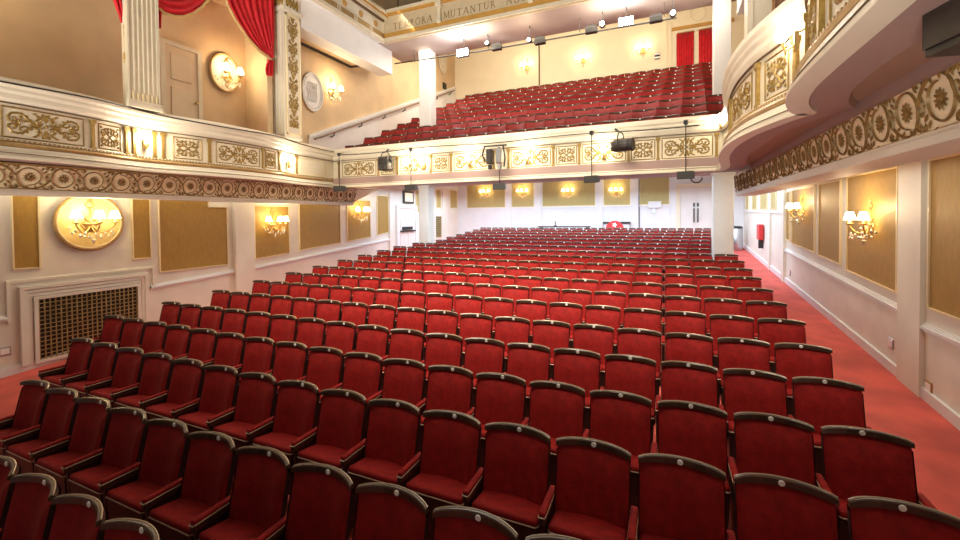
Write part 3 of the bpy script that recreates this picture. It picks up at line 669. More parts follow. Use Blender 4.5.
b.build('candelabra_ornament', 'gold', pr); WT[0] = 1.0
b = MB(); b.box(-.46, .04, -.05, .54, 3.1, 3.2); b.box(-.5, .1, -.1, .6, 3.9, 4.1); b.build('capital_moulding', 'ivory', pr)
b = MB()
for k in range(4):
    for r_ in range(2):
        mpp = lambda u, v, h: (h+.004, .05+u, v)
        b.leaf(.05+.1*k, 3.2+.3*r_, PI/2, .3, .11, mpp, .05)
        mpq = lambda u, v, h: (-.42+u, -h-.004, v)
        b.leaf(.06+.1*k, 3.2+.3*r_, PI/2, .3, .11, mpq, .05)
b.build('acanthus', 'gold', pr)
b = MB(); b.box(1.20, 1.48, 7.6, 8.1, 4.6, 10); b.box(1.16, 1.24, 7.57, 7.7, 4.6, 10)
struct(b, 'pier_right', 'ivory', 'cream pier standing on the bowed balcony box by the circle seats', 'pier')
b = MB(); b.box(2.0, XR, 7.8, 7.95, 4, 9); struct(b, 'partition_right', 'tan', 'tan partition wall inside the bowed box', 'wall')
# box ledge things
e = empty('box_door', (XL, 5.72, 4.25)); tag(e, 'cream two-panel door with brass knob in the box behind the fluted pier', 'door')
b = MB(); b.box(0, .04, -.33, .33, 0, 2.04); b.build('door_leaf', 'doortan', e)
b = MB(); b.rbox(.03, .06, -.22, .2, .1, 1.2, .008, 1); b.rbox(.03, .06, -.22, .2, 1.35, 1.9, .008, 1); b.build('door_panel', 'doortan', e)
b = MB()
for y0, y1, z0, z1 in ((-.42, -.33, 0, 2.04), (.33, .42, 0, 2.04), (-.42, .42, 2.04, 2.13)): b.box(0, .07, y0, y1, z0, z1)
b.build('frame', 'cream', e)
b = MB(); b.lathe([(.012, 0), (.012, .04), (.035, .05), (.03, .085), (.0, .09)], (.04, .27, .95), 10, 'x'); b.build('knob', 'brass', e, True)
for (y, lab) in ((3.5, 'red upholstered ledge cushion on the near box, before the fluted pier'), (6.75, 'red upholstered ledge cushion in the box between the two piers')):
    e = empty('box_cushion', (-8.85, y, 4.3)); tag(e, lab, 'cushion')
    b = MB(); b.rbox(-.12, .12, -.3, .3, .34, .42, .03, 2); b.build('pad', 'redcloth', e)
    b = MB(); b.box(-.1, .1, -.28, .28, -.3, .34); b.build('base', 'shell', e)
# ------------------------------------------------------------------ curtains
def px_to_x(px, py, X):      # place by measured direction onto the plane X (done once, result is a fixed point in the room)
    d = (MM[0][0]*(px-480)/f+MM[1][0]*(py-cyp)/f+MM[2][0], MM[0][2]*(px-480)/f+MM[1][2]*(py-cyp)/f+MM[2][2], -(MM[0][1]*(px-480)/f+MM[1][1]*(py-cyp)/f+MM[2][1]))
    t = X/d[0]; return (d[1]*t, 2.67+d[2]*t)
def px_to_y(px, py, Y):
    d = (MM[0][0]*(px-480)/f+MM[1][0]*(py-cyp)/f+MM[2][0], MM[0][2]*(px-480)/f+MM[1][2]*(py-cyp)/f+MM[2][2], -(MM[0][1]*(px-480)/f+MM[1][1]*(py-cyp)/f+MM[2][1]))
    t = Y/d[1]; return (d[0]*t, 2.67+d[2]*t)
def interp(P, t):
    n = len(P)-1; i = min(n-1, int(t*n)); k = t*n-i
    return tuple(P[i][j]+(P[i+1][j]-P[i][j])*k for j in (0, 1))
def drape(name, A, B, folds, amp, label, X=-8.62, nu=60, nv=16, fringe=None, group=None):
    A = [px_to_x(*p, X) for p in A]; B = [px_to_x(*p, X) for p in B]
    cy_, cz_ = A[0]
    e = empty(name, (X, cy_, cz_)); tag(e, label, 'curtain', group)
    def fn(u, v):
        a, b_ = interp(A, v), interp(B, v); y = a[0]+(b_[0]-a[0])*u; z = a[1]+(b_[1]-a[1])*u
        return (amp*sin(u*folds*2*PI)*(1-.3*v)+.3*amp*sin(u*folds*4.7+v*3), y-cy_, z-cz_)
    m = MB().grid(nu, nv, fn).build('cloth', 'redcloth', e, True)
    md = m.modifiers.new('thick', 'SOLIDIFY'); md.thickness = .012
    if fringe:
        P = A if fringe == 'a' else B
        if fringe == 'bot': P = [interp([A[-1], B[-1]], k/10) for k in range(11)]
        MB().tube([(.03, p[0]-cy_, p[1]-cz_-.02) for p in P], .035, 5).build('fringe', 'fringe', e)
    return e
drape('box_curtain', [(222, -12), (227, 5), (235, 20), (247, 38), (258, 50), (268, 57)], [(274, -12), (274, 5), (274, 20), (274, 35), (273.5, 48), (273, 58)], 8, .05, 'crimson box curtain gathered to a tie beside the ornate pier', fringe='a')
drape('curtain_tail', [(268, 60), (266, 65), (265, 70), (266, 75)], [(273, 60.5), (273.5, 64), (273.5, 70), (273, 76)], 3, .04, 'short crimson curtain tail hanging below the tie at the ornate pier')
def swag(name, top, bot, label, fr=True, X=-8.60):
    T = [px_to_x(*p, X) for p in top]; Bt = [px_to_x(*p, X) for p in bot]; cy_, cz_ = T[0]
    e = empty(name, (X, cy_, cz_)); tag(e, label, 'curtain')
    def fn(u, v):
        a, b_ = interp(T, u), interp(Bt, u)
        y = a[0]+(b_[0]-a[0])*v; z = a[1]+(b_[1]-a[1])*v
        return (.06*sin(v*5*2*PI)*sin(PI*u)+.05, y-cy_, z-cz_)
    m = MB().grid(24, 30, fn).build('cloth', 'redcloth', e, True); m.modifiers.new('thick', 'SOLIDIFY').thickness = .012
    if fr: MB().tube([(.06, p[0]-cy_, p[1]-cz_-.02) for p in Bt], .03, 5).build('fringe', 'fringe', e)
swag('curtain_swag', [(150, -18), (170, -20), (190, -20), (214, -20)], [(157, 8), (163, 13), (172, 16), (182, 16.5), (192, 13), (200, 7), (206, 0), (212, -8)], 'crimson draped swag with gold fringe between the two piers')
drape('curtain_tail', [(156, 9), (157, 15), (158, 22), (159, 28)], [(161.5, 10), (161.5, 15), (161, 22), (160.5, 28)], 2, .03, 'narrow crimson curtain end peeking out beside the fluted pier, door side', X=-8.56)
drape('box_curtain', [(108, -20), (112, -3), (115, 6), (119, 16), (121, 23)], [(126, -20), (126, -4), (126, 5), (126, 15), (125.5, 24)], 3, .04, 'crimson curtain edge on the near side of the fluted pier')
a = px_to_x(122, 25, -8.6); b = MB(); b.tube([(0, 0, 0), (0, .01, -.45)], .012, 5); b.lathe([(.005, -.45), (.03, -.5), (.035, -.58), (.02, -.66), (.0, -.67)], (0, .01, 0), 8)
o = b.build('curtain_tassel', 'fringe'); o.location = (-8.55, a[0], a[1]); tag(o, 'gold cord tassel hanging by the near side of the fluted pier', 'tassel')
for x0, x1, lab in ((.46, 1.06, 'bright red door curtain behind the circle seats, nearer the sconces'), (1.24, 1.95, 'bright red door curtain behind the circle seats, nearer the white column')):
    e = empty('door_curtain', ((x0+x1)/2, 18.58, 7.6)); tag(e, lab, 'curtain', 'red door curtains behind the circle')
    w = (x1-x0)/2
    m = MB().grid(48, 6, lambda u, v: (-w+2*w*u, .035*sin(u*14*PI)*(.5+.5*v)-.02, 2.25*v)).build('cloth', 'redcloth', e, True); m.modifiers.new('thick', 'SOLIDIFY').thickness = .01
    MB().tube([(-w, -.02, 2.27), (w, -.02, 2.27)], .02).build('rod', 'brass', e)
e = empty('brown_curtain', (1.75, 7.75, 5.0)); tag(e, 'dull brown curtain hanging inside the bowed box by the cream pier', 'curtain')
m = MB().grid(40, 6, lambda u, v: (-.2+.5*u, .04*sin(u*9*PI), 4*v)).build('cloth', 'curtain_brown', e, True); m.modifiers.new('thick', 'SOLIDIFY').thickness = .01
# ------------------------------------------------------------------ wall sconces
def make_sconce(loc, rz, label, n=3, s=1., style='crystal', group='branched wall sconces'):
    """local: wall plane y=0, lamp out along -y"""
    e = empty('wall_sconce', loc, rz, s); tag(e, label, 'wall lamp', group)
    b = MB(); mpw = lambda u, v, h: (u, -h-.004, v)
    b.petals(0, 0, .11, 8, mpw, .03, .7, sy=1.5); b.leaf(0, -.12, -PI/2, .12, .07, mpw, .03)
    b.ribbon([(0, .1), (0, .26)], .02, mpw, .02)
    for sx in (-1, 1):
        b.ribbon([(sx*x, y) for x, y in [(.0, .24), (.04, .27), (.06, .31), (.03, .33), (.02, .30)]], .018, mpw)
        b.ribbon([(sx*x, y) for x, y in [(.02, -.1), (.08, -.08), (.12, -.02), (.1, .03), (.06, .02)]], .02, mpw)
    b.petals(0, .37, .05, 6, mpw, .02, .5)
    b.build('backplate', 'brass', e)
    pos = [(-.24, -.17), (0, -.26), (.24, -.17)] if n == 3 else [(-.16, -.2), (.16, -.2)]
    for (x, y) in pos:
        b = MB(); P = [(0, -.02, -.02)]
        for k in range(1, 9):
            t = k/8; P.append((x*t, -.02+(y+.02)*t, -.02-.13*sin(PI*t*.9)+.03*t))
        P.append((x, y, .0)); b.tube(P, .011, 6)
        b.lathe([(.01, 0), (.045, .012), (.05, .025), (.012, .03), (.011, .10), (.0, .101)], (x, y, 0), 10)
        am = b.build('arm', 'brass', e, True)
        b = MB(); b.lathe([(.005, .11), (.018, .13), (.02, .15), (.010, .18), (.0, .19)], (x, y, 0), 8); b.build('bulb', 'bulb', am, True)
        b = MB(); nn = 14; prof = [(.075, .08), (.072, .10), (.045, .19), (.04, .205)]
        vs = [(x+r*cos(2*PI*k/nn), y+r*sin(2*PI*k/nn), h) for r, h in prof for k in range(nn)]
        b.add(vs, [(i*nn+k, i*nn+(k+1) % nn, (i+1)*nn+(k+1) % nn, (i+1)*nn+k) for i in range(3) for k in range(nn)])
        b.build('lamp_shade', 'shade', am, True)
    b = MB()
    for k in range(14):
        a = PI*k/13; x = -.26*cos(a); y = -.03-.2*sin(a); z = -.03-.05*(k % 2)-.1*sin(a)
        b.lathe([(.0, 0), (.016, -.02), (.018, -.035), (.0, -.065)], (x, y, z), 6)
    for k in range(8):
        a = PI*k/7; b.lathe([(.0, 0), (.014, -.02), (.0, -.05)], (-.12*cos(a), -.03-.1*sin(a), -.16-.02*sin(a)), 6)
    b.lathe([(.0, 0), (.03, -.03), (.02, -.06), (.0, -.1)], (0, -.08, -.22), 8)
    b.build('crystal_drops', 'crystal', e)
    return e
def plight(loc, e, col=(1, .74, .42), r=.06):
    l = bpy.data.lights.new('lamp_glow', 'POINT'); l.energy = e; l.color = col; l.shadow_soft_size = r
    o = bpy.data.objects.new('lamp_glow', l); COL.objects.link(o); o.location = loc; return o
def sconce(loc, side, label, n=3, s=1., power=14, group='branched wall sconces', col=(1, .74, .42)):
    rz = {'l': PI/2, 'r': -PI/2, 'b': 0}[side]
    make_sconce(loc, rz, label, n, s, group=group)
    d = Vector((0, -.3*s, .25*s)); d.rotate(Matrix.Rotation(rz, 3, 'Z'))
    plight(Vector(loc)+d, power, col)
# oval plaque
e = empty('oval_plaque', (XL+.025, 4.09, 2.63)); tag(e, 'large gold oval plaque with moulded rim above the heating grille', 'plaque')
b = MB(); b.prism([(.47*cos(2*PI*k/40), .475*sin(2*PI*k/40)) for k in range(40)], lambda a, c_, d_: (d_, a, c_), 0, .03); b.build('field', 'ovalgold', e)
b = MB(); b.tube([(.03, .485*cos(2*PI*k/40), .49*sin(2*PI*k/40)) for k in range(41)], .03, 8, False); b.build('rim', 'bronze', e, True)
b = MB(); b.tube([(.045, .455*cos(2*PI*k/40), .46*sin(2*PI*k/40)) for k in range(41)], .012, 6, False); b.build('bead', 'bead', e, True)
sconce((XL+.06, 4.09, 2.60), 'l', 'three-lamp crystal sconce mounted on the gold oval plaque', 3, 1.15, 14)
sconce((XL+.015, 7.94, 2.50), 'l', 'crystal sconce on the grille wall, first past the oval plaque', 3, 1.1, 14)
sconce((XL+.015, 11.36, 2.80), 'l', 'crystal sconce on the grille wall nearest the exit door', 3, 1.1, 14)
sconce((XR-.015, 7.98, 2.50), 'r', 'nearer crystal sconce on the aisle wall', 3, .95, 16)
sconce((XR-.015, 11.3, 2.72), 'r', 'farther crystal sconce on the aisle wall', 3, .95, 14)
for i, px in enumerate((485, 522.5, 568, 616)):
    x, z = px_to_y(px, 193.5-.4*i, YB-.1)
    sconce((x, YB-.015, z), 'b', 'brass sconce on the back wall of the stalls, %s from the brass vent corner' % ORD[i], 3, .9, 8, 'sconces along the back wall of the stalls')
e = empty('oval_plaque', (XL+.025, 6.68, 6.08)); tag(e, 'cream oval plaque behind the sconce in the box', 'plaque')
b = MB(); b.prism([(.34*cos(2*PI*k/32), .42*sin(2*PI*k/32)) for k in range(32)], lambda a, c_, d_: (d_, a, c_), 0, .03); b.build('field', 'cream', e)
b = MB(); b.tube([(.03, .35*cos(2*PI*k/32), .43*sin(2*PI*k/32)) for k in range(33)], .025, 8, False); b.build('rim', 'bronze', e, True)
sconce((XL+.065, 6.72, 6.0), 'l', 'glowing sconce on the oval plaque inside the box', 2, 1.1, 16)
sconce((XL+.015, 10.17, 6.55), 'l', 'bright sconce on the tan wall above the circle handrail', 2, 1.1, 24)
for i, px in enumerate((527, 583, 643)):
    x, z = px_to_y(px, (68, 61, 51)[i], 18.6)
    sconce((x, 18.64, z), 'b', 'brass sconce on the buff wall behind the circle, %s' % ('nearest the stair', 'the middle one', 'nearest the red door curtains')[i], 3, 1.0, 8, 'sconces behind the circle')
# plaster roundels
def roundel(y, z, ry, rz_, label, m='white'):
    e = empty('plaster_roundel', (XL+.025, y, z)); tag(e, label, 'plaster relief')
    b = MB()
    for q, w in ((1, .03), (.86, .018)): b.tube([(.03, q*ry*cos(2*PI*k/32), q*rz_*sin(2*PI*k/32)) for k in range(33)], w, 6, False)
    b.build('rim', m, e, True)
    b = MB(); b.prism([(ry*cos(2*PI*k/32), rz_*sin(2*PI*k/32)) for k in range(32)], lambda a, c_, d_: (d_, a, c_), 0, .02)
    mp = lambda u, v, h: (.02+h*2, u, v)
    for k in range(5): b.ribbon([(ry*x, rz_*y_) for x, y_ in [(-.5+.2*k, -.5), (-.4+.2*k, -.2), (-.55+.22*k, .1), (-.4+.2*k, .5)]], .06, mp, .02)
    b.petals(0, .3*rz_, .12, 6, mp, .03); b.build('relief', m, e)
roundel(9.37, 6.35, .38, .54, 'white oval plaster relief on the tan wall just past the ornate pier')
roundel(17.34, 9.96, .35, .6, 'cream oval plaster relief high in the far corner of the circle', 'cream')
e = empty('wall_speaker', (XL, 17.51, 8.66)); tag(e, 'small dark square wall unit under the far oval relief', 'vent')
b = MB(); b.box(0, .06, -.14, .14, 0, .28); b.build('body', 'darkgrey', e); b = MB(); [b.box(.06, .07, -.12+.09*i, -.05+.09*i, .03+.12*j, .12+.12*j) for i in range(3) for j in range(2)]; b.build('grid', 'black', e)
e = empty('wall_notice', (-.26, 18.65, 9.12)); tag(e, 'small grey notice plate on the buff wall beside the red door curtains', 'sign')
b = MB(); b.box(-.1, .1, -.03, 0, -.13, .13); b.build('plate', 'darkgrey', e); b = MB(); b.box(-.1, .1, -.04, -.03, .05, .11); b.box(-.1, .1, -.04, -.03, -.09, -.03); b.build('stripes', 'plate', e)
b = MB(); b.lathe([(.05, 0), (.06, .03), (.03, .06), (0, .065)], (XL, 8.5, 5.62), 10, 'x'); tag(b.build('wall_fitting', 'darkgrey'), 'small dark fitting on the tan wall below the white oval relief', 'fitting')
# ------------------------------------------------------------------ stage lighting and speakers
def hung_speaker(x, zb, ztop, rz, label):
    zt_ = zb+(ztop-zb)/.78; e = empty('hanging_loudspeaker', (x, 9.3, zb), rz, .78); ztop = zt_; tag(e, label, 'loudspeaker', 'loudspeakers hung from the balcony front')
    b = MB(); b.prism([(-.12, 0), (.12, .03), (.1, .2), (-.1, .2)], lambda a, c_, d_: (d_, a, c_), -.19, .19); b.build('cabinet', 'darkgrey', e)
    b = MB(); b.prism([(-.13, .02), (-.122, .02), (-.107, .185), (-.113, .185)], lambda a, c_, d_: (d_, a, c_), -.17, .17); b.build('grille', 'black', e)
    b = MB(); b.tube([(0, .0, .2), (0, 0, ztop-zb)], .014, 6); b.build('rod', 'darkgrey', e)
    b = MB(); b.tube([(0, 0, ztop-zb), (0, .12, ztop-zb+.05)], .03, 6); b.rbox(-.05, .05, -.05, .05, ztop-zb-.05, ztop-zb+.06, .015, 1); b.build('clamp', 'black', e)
for px, py, ztop, lab in ((337, 190, 4.45, 'dark loudspeaker hung at the balcony corner by the plain parapet panel'), (409, 189, 4.42, 'dark loudspeaker hung below the brightest lamp near the balcony corner'),
                    (498, 188, 4.25, 'dark loudspeaker hung under the twin projectors on the balcony front'), (591, 181, 4.45, 'dark loudspeaker hung beside the cylindrical stage lantern'), (686, 177, 4.5, 'dark loudspeaker hung nearest the bowed boxes')):
    x, z = px_to_y(px, py, 9.2); hung_speaker(x, z-.04, ztop, rad(-12 if px > 500 else 12), lab)
def lantern(loc, rz, rx, label, square=False, lit=False):
    e = empty('stage_lantern', loc, rz); tag(e, label, 'stage light')
    Rm = Matrix.Rotation(rx, 4, 'X')
    b = MB()
    if square: b.rbox(-.17, .17, -.12, .12, -.2, .16, .02, 1)
    else: b.lathe([(.0, -.24), (.11, -.22), (.13, -.1), (.13, .12), (.10, .2), (.0, .21)], (0, 0, 0), 14, 'y')
    b.build('body', 'darkgrey' if not lit else 'steel', e, not square, Rm)
    b = MB()
    if square:
        for k in range(5): b.tube([(r_*cos(2*PI*q/16), -.125, -.02+r_*sin(2*PI*q/16)) for r_ in [.03+.025*k] for q in range(17)], .005, 4)
    else: b.lathe([(.12, -.26), (.135, -.25), (.135, -.2), (.12, -.2)], (0, 0, 0), 14, 'y')
    b.build('front_ring', 'black', e, False, Rm)
    b = MB(); b.tube([(-.18, 0, 0), (-.19, 0, .15), (-.1, 0, .27), (0, .05, .30), (.1, 0, .27), (.19, 0, .15), (.18, 0, 0)], .013, 6); b.tube([(0, .05, .3), (0, .12, .36)], .03, 6); b.build('yoke', 'black', e)
    b = MB(); b.tube([(.19, 0, .1), (.25, -.02, .0), (.24, 0, -.12)], .012, 5); b.lathe([(0, -.06), (.03, -.04), (.03, .03), (0, .05)], (.25, -.02, .02), 8); b.build('cable', 'black', e)
x, z = px_to_y(386, 163, 9.25); lantern((x, 9.22, z), rad(-10), 0, 'square black stage lantern clamped to the balcony front near the corner', True)
x, z = px_to_y(621, 146, 9.25); lantern((x, 9.2, z), rad(75), 0, 'dark cylindrical stage lantern turned sideways on the balcony front')
pe = empty('twin_projector', (-3.57, 9.03, 4.0)); tag(pe, 'pair of grey hanging projectors on the middle of the balcony front', 'stage light')
for sx in (-1, 1):
    b = MB(); b.rbox(sx*.12-.07, sx*.12+.07, -.1, .1, -.12, .22, .02, 1); b.lathe([(.0, -.22), (.05, -.22), (.06, -.12), (.0, -.12)], (sx*.12, 0, -.02), 10); b.build('body', 'steel' if sx > 0 else 'darkgrey', pe)
b = MB(); b.tube([(-.28, .02, .3), (.28, .02, .3)], .02); b.tube([(-.25, 0, .3), (-.3, -.03, .1), (-.24, 0, -.05)], .018); b.tube([(.2, 0, .3), (.26, -.03, 0), (.22, 0, -.2)], .018); b.build('bracket', 'darkgrey', pe)
# bright lamps on the parapet
def parapet_lamp(loc, rz, label, power, col=(1, .88, .68)):
    e = empty('parapet_lamp', loc, rz); tag(e, label, 'lamp', 'bright lamps along the balcony parapet')
    b = MB(); b.rbox(-.03, .03, -.04, 0, -.16, .02, .008, 1); b.tube([(0, -.03, -.1), (0, -.1, -.13), (0, -.13, -.05)], .012, 6); b.build('bracket', 'brass', e)
    b = MB(); b.lathe([(.015, -.05), (.045, -.02), (.05, .04), (.03, .10), (.0, .12)], (0, -.13, 0), 12); b.build('bulb', 'warmlamp', e, True)
    d = Vector((0, -.3, .06)); d.rotate(Matrix.Rotation(rz, 3, 'Z')); plight(Vector(loc)+d, power, col, .05)
parapet_lamp((-8.63, 4.57, 4.10), PI/2, 'bright parapet lamp in the recess below the fluted pier', 14)
parapet_lamp((-8.60, 7.72, 4.08), PI/2+.3, 'bright parapet lamp in the recess past the ornate pier', 15)
for x, lab in ((-6.25, 'bright parapet lamp above the second loudspeaker from the balcony corner'), (-5.75, 'bright parapet lamp beside the second foliage panel of the balcony front'), (-4.45, 'bright parapet lamp just before the twin projectors'), (-2.95, 'bright parapet lamp just past the twin projectors'), (-1.2, 'bright parapet lamp beside the sideways cylindrical lantern')):
    parapet_lamp((x, 9.53, 4.08), 0, lab, 9)
parapet_lamp((1.10, 4.60, 4.28), -PI/2-.3, 'bright parapet lamp in the notch between the bowed boxes', 3)
parapet_lamp((1.02, 9.45, 4.5), -.3, 'small bright lamp where the balcony front meets the bowed box', 3)
# lighting bar over the circle
e = empty('lighting_bar', (-4.2, 12.2, 7.86)); tag(e, 'thin black lighting bar slung below the gallery soffit', 'bar')
MB().tube([(-4.3, 0, .1), (-1.1, 0, .0), (4.5, 0, -.05)], .022, 6).build('tube', 'black', e)
for x in (-3.5, -.8, 2.0, 4.2): MB().tube([(x, 0, .03), (x, 0, .42)], .01, 5).build('hanger', 'black', e)
for i, (px, py) in enumerate(((498, 48), (541, 42), (592, 31), (656, 20))):
    x, z = px_to_y(px, py, 12.2); e = empty('flood_lantern', (x, 12.085, z)); tag(e, 'dark box lantern on the circle lighting bar, %s from the stair side' % ORD[i], 'stage light', 'dark lanterns on the lighting bar')
    MB().rbox(-.16, .16, -.08, .08, -.11, .04, .015, 1).build('body', 'black', e); MB().box(-.14, .14, -.05, .05, .045, .1).build('frame', 'black', e)
for i, (px, py, sz, m, pw, lab) in enumerate(((463, 53, .16, 'flood', 70, 'big dazzling white floodlight under the gallery nearest the stair'), (487, 43, .05, 'warmlamp', 16, 'small warm spotlight just past the white floodlight'), (529, 40, .05, 'warmlamp', 16, 'small warm spotlight above the first circle sconce'),
        (602, 24, .06, 'warmlamp', 24, 'small warm spotlight beside the central white floodlight'), (626, 22, .15, 'flood', 45, 'big white floodlight above the third circle sconce'), (673, 13, .06, 'warmlamp', 24, 'small warm spotlight nearest the red door curtains'))):
    x, z = px_to_y(px, py, 12.0); e = empty('spotlight', (x, 12.0, z)); tag(e, lab, 'stage light')
    if m == 'flood':
        MB().rbox(-sz*1.3, sz*1.3, -.05, .06, -sz*.8, sz*.8, .02, 1).build('housing', 'darkgrey', e); MB().box(-sz*1.15, sz*1.15, -.06, -.05, -sz*.65, sz*.65).build('lens', m, e)
    else:
        MB().lathe([(.0, .12), (sz*1.4, .1), (sz*1.4, -.02), (sz, -.03)], (0, 0, 0), 12, 'y').build('housing', 'darkgrey', e); MB().lathe([(.0, -.05), (sz*.8, -.045), (sz*1.1, -.02), (sz, -.0)], (0, 0, 0), 12, 'y').build('lens', m, e)
    MB().tube([(0, .05, .05), (0, .06, max(.1, 8.28-z))], .012, 5).build('hanger', 'black', e)
    plight((x, 11.7, z-.15), pw, (.93, .96, 1) if m == 'flood' else (1, .85, .6), .1)
# big monitor speaker under the right soffit
e = empty('stage_monitor', (1.22, 2.46, 3.47), rad(12)); e.scale = (.66, .66, .76); tag(e, 'large black wedge loudspeaker slung beneath the brown pink soffit', 'loudspeaker')
b = MB(); b.prism([(-.16, -.14), (.16, -.14), (.16, .16), (-.12, .16)], lambda a, c_, d_: (d_, a, c_), -.2, .26); b.build('cabinet', 'black', e)
b = MB(); b.prism([(-.168, -.12), (-.13, .145), (-.122, .145), (-.16, -.12)], lambda a, c_, d_: (d_, a, c_), -.15, .25); b.build('back_plate', mat('monitor_plate', (.016, .017, .012), .5, var=.4, scale=30), e)
b = MB(); b.box(-.225, -.2, -.15, .15, -.1, .12); b.build('side_bracket', 'darkgrey', e)
b = MB()
for q in ((-.1, -.02), (-.1, .02), (-.1, .05)): b.prism([(-.155+.14*(q[1]+.12)/.9, q[1]), (-.152+.14*(q[1]+.12)/.9, q[1]+.008)], lambda a, c_, d_: (d_, a-.006, c_), -.08, .08) if False else None
for k in range(4): b.lathe([(.0, -.012), (.008, -.01), (.008, 0)], (-.17, -.165+.02*k, -.1+.07*k), 6, 'y')
b.build('screws', 'steel', e)
b = MB(); b.tube([(-.1, .05, .16), (-.1, .05, .3)], .02); b.tube([(.15, .05, .16), (.15, .05, .3)], .02); b.build('hanger', 'darkgrey', e)
# cable along the left parapet
b = MB(); P = []
for i in range(0, iF+1):
    x, y = offp(i, .085)
    if y > .5: P.append((x+.02, y, 4.59+.022*sin(y*1.9)))
b.tube(P, .012, 5); tag(b.build('lighting_cable', 'black'), 'long black lighting cable sagging along the parapet below the two piers', 'cable')
b = MB(); P = []
for i in range(iF+1, iR):
    x, y = offp(i, .07); P.append((x, y-.03, 4.46+.02*sin(i*.7)))
b.tube(P, .011, 5); tag(b.build('lighting_cable', 'black'), 'black lighting cable along the balcony front between the lanterns', 'cable')
# ------------------------------------------------------------------ small fittings
def socket(side, y, z, label, m='plate'):
    X = XL if side == 'l' else XR; sg = 1 if side == 'l' else -1
    e = empty('wall_socket', (X, y, z)); tag(e, label, 'socket', 'sockets on the side walls')
    x0, x1 = sorted((0, sg*.012)); MB().rbox(x0, x1, -.07, .07, -.07, .07, .004, 1).build('plate', 'steel' if m == 'plate' else m, e)
    x0, x1 = sorted((sg*.012, sg*.02)); MB().box(x0, x1, -.05, .05, -.045, .045).build('insert', 'plate', e)
socket('r', 7.36, .92, 'white socket in a metal plate low on the aisle wall below the nearer sconce')
socket('r', 12.35, 1.24, 'small white socket low on the aisle wall below the farther sconce')
socket('r', 6.48, .66, 'brass double socket just above the skirting on the aisle wall', 'brass')
socket('l', 3.0, .62, 'white switch plate low on the grille wall at the grille')
e = empty('litter_bin', (2.45, 18.05, fz(18.05))); tag(e, 'tall steel cylinder bin at the far end of the carpeted aisle', 'bin')
b = MB(); b.lathe([(.19, 0), (.2, .02), (.2, .78), (.18, .8)], (0, 0, 0), 24); b.build('body', 'steel', e, True)
b = MB(); b.lathe([(.185, .80), (.205, .81), (.205, .84), (.15, .88), (.0, .885)], (0, 0, 0), 24); b.build('lid', 'black', e, True)
y, z = px_to_x(757, 245, XR-.1)
e = empty('usher_seat', (XR, 15.4, 2.0)); tag(e, 'small red padded fold-down seat on the white wall near the steel bin', 'seat')
MB().rbox(-.14, -.02, -.22, .22, -.12, .36, .03, 2).build('pad', 'redpaint', e); MB().box(-.12, 0, -.06, .06, -.38, -.1).build('bracket', 'black', e)
# sound desk and other items behind the last row
e = empty('sound_desk', (-3.95, 18.0, fz(18))); tag(e, 'slim grey desk top with a small post behind the last stalls row', 'desk')
MB().box(-1.1, 1.1, -.25, .25, .83, .87).build('top', 'darkgrey', e); MB().tube([(-.35, -.1, .87), (-.35, -.1, 1.08)], .02).build('post', 'black', e); MB().rbox(-.42, -.28, -.14, -.06, .87, .9, .005, 1).build('post_foot', 'black', e)
for sx in (-1, 1): MB().box(sx*1.0-.03, sx*1.0+.03, -.2, .2, 0, .83).build('leg', 'darkgrey', e)
e = empty('wall_shelf', (-1.86, YB, 2.34)); tag(e, 'thin dark shelf on the white back wall above the red tub chair', 'shelf')
MB().box(-.55, .55, -.25, 0, -.02, .06).build('board', 'darkgrey', e); MB().box(-.5, .5, -.2, 0, -.5, -.02).build('cabinet', 'white', e)
e = empty('tub_chair', (-1.83, 17.75, fz(17.75))); tag(e, 'red round-backed tub chair with a white patch behind the last stalls row', 'chair')
MB().prism([(.36*cos(a),   .74+.38*sin(a)) for a in [PI*k/16 for k in range(17)]]+[(-.36, .1), (.36, .1)], lambda a, c_, d_: (a, d_, c_), -.06, .06).build('backrest', 'redpaint', e)
MB().rbox(-.33, .33, -.5, -.06, .3, .44, .04, 2).build('seat', 'redpaint', e)
MB().petals(0, .95, .11, 5, lambda u, v, h: (u, -.062-h, v), .01, .5).build('white_patch', 'plate', e)
for sx in (-1, 1): MB().tube([(sx*.28, -.4, 0), (sx*.28, -.4, .32)], .02).build('leg', 'shell', e)
e = empty('wall_unit', (-.36, YB, 2.97)); tag(e, 'white box unit on the straw damask panel beside the double doors', 'box')
MB().rbox(-.25, .25, -.15, 0, 0, .27, .015, 1).build('body', 'white', e); MB().box(-.08, .02, -.1, 0, -.2, -.03).build('switch', 'steel', e)
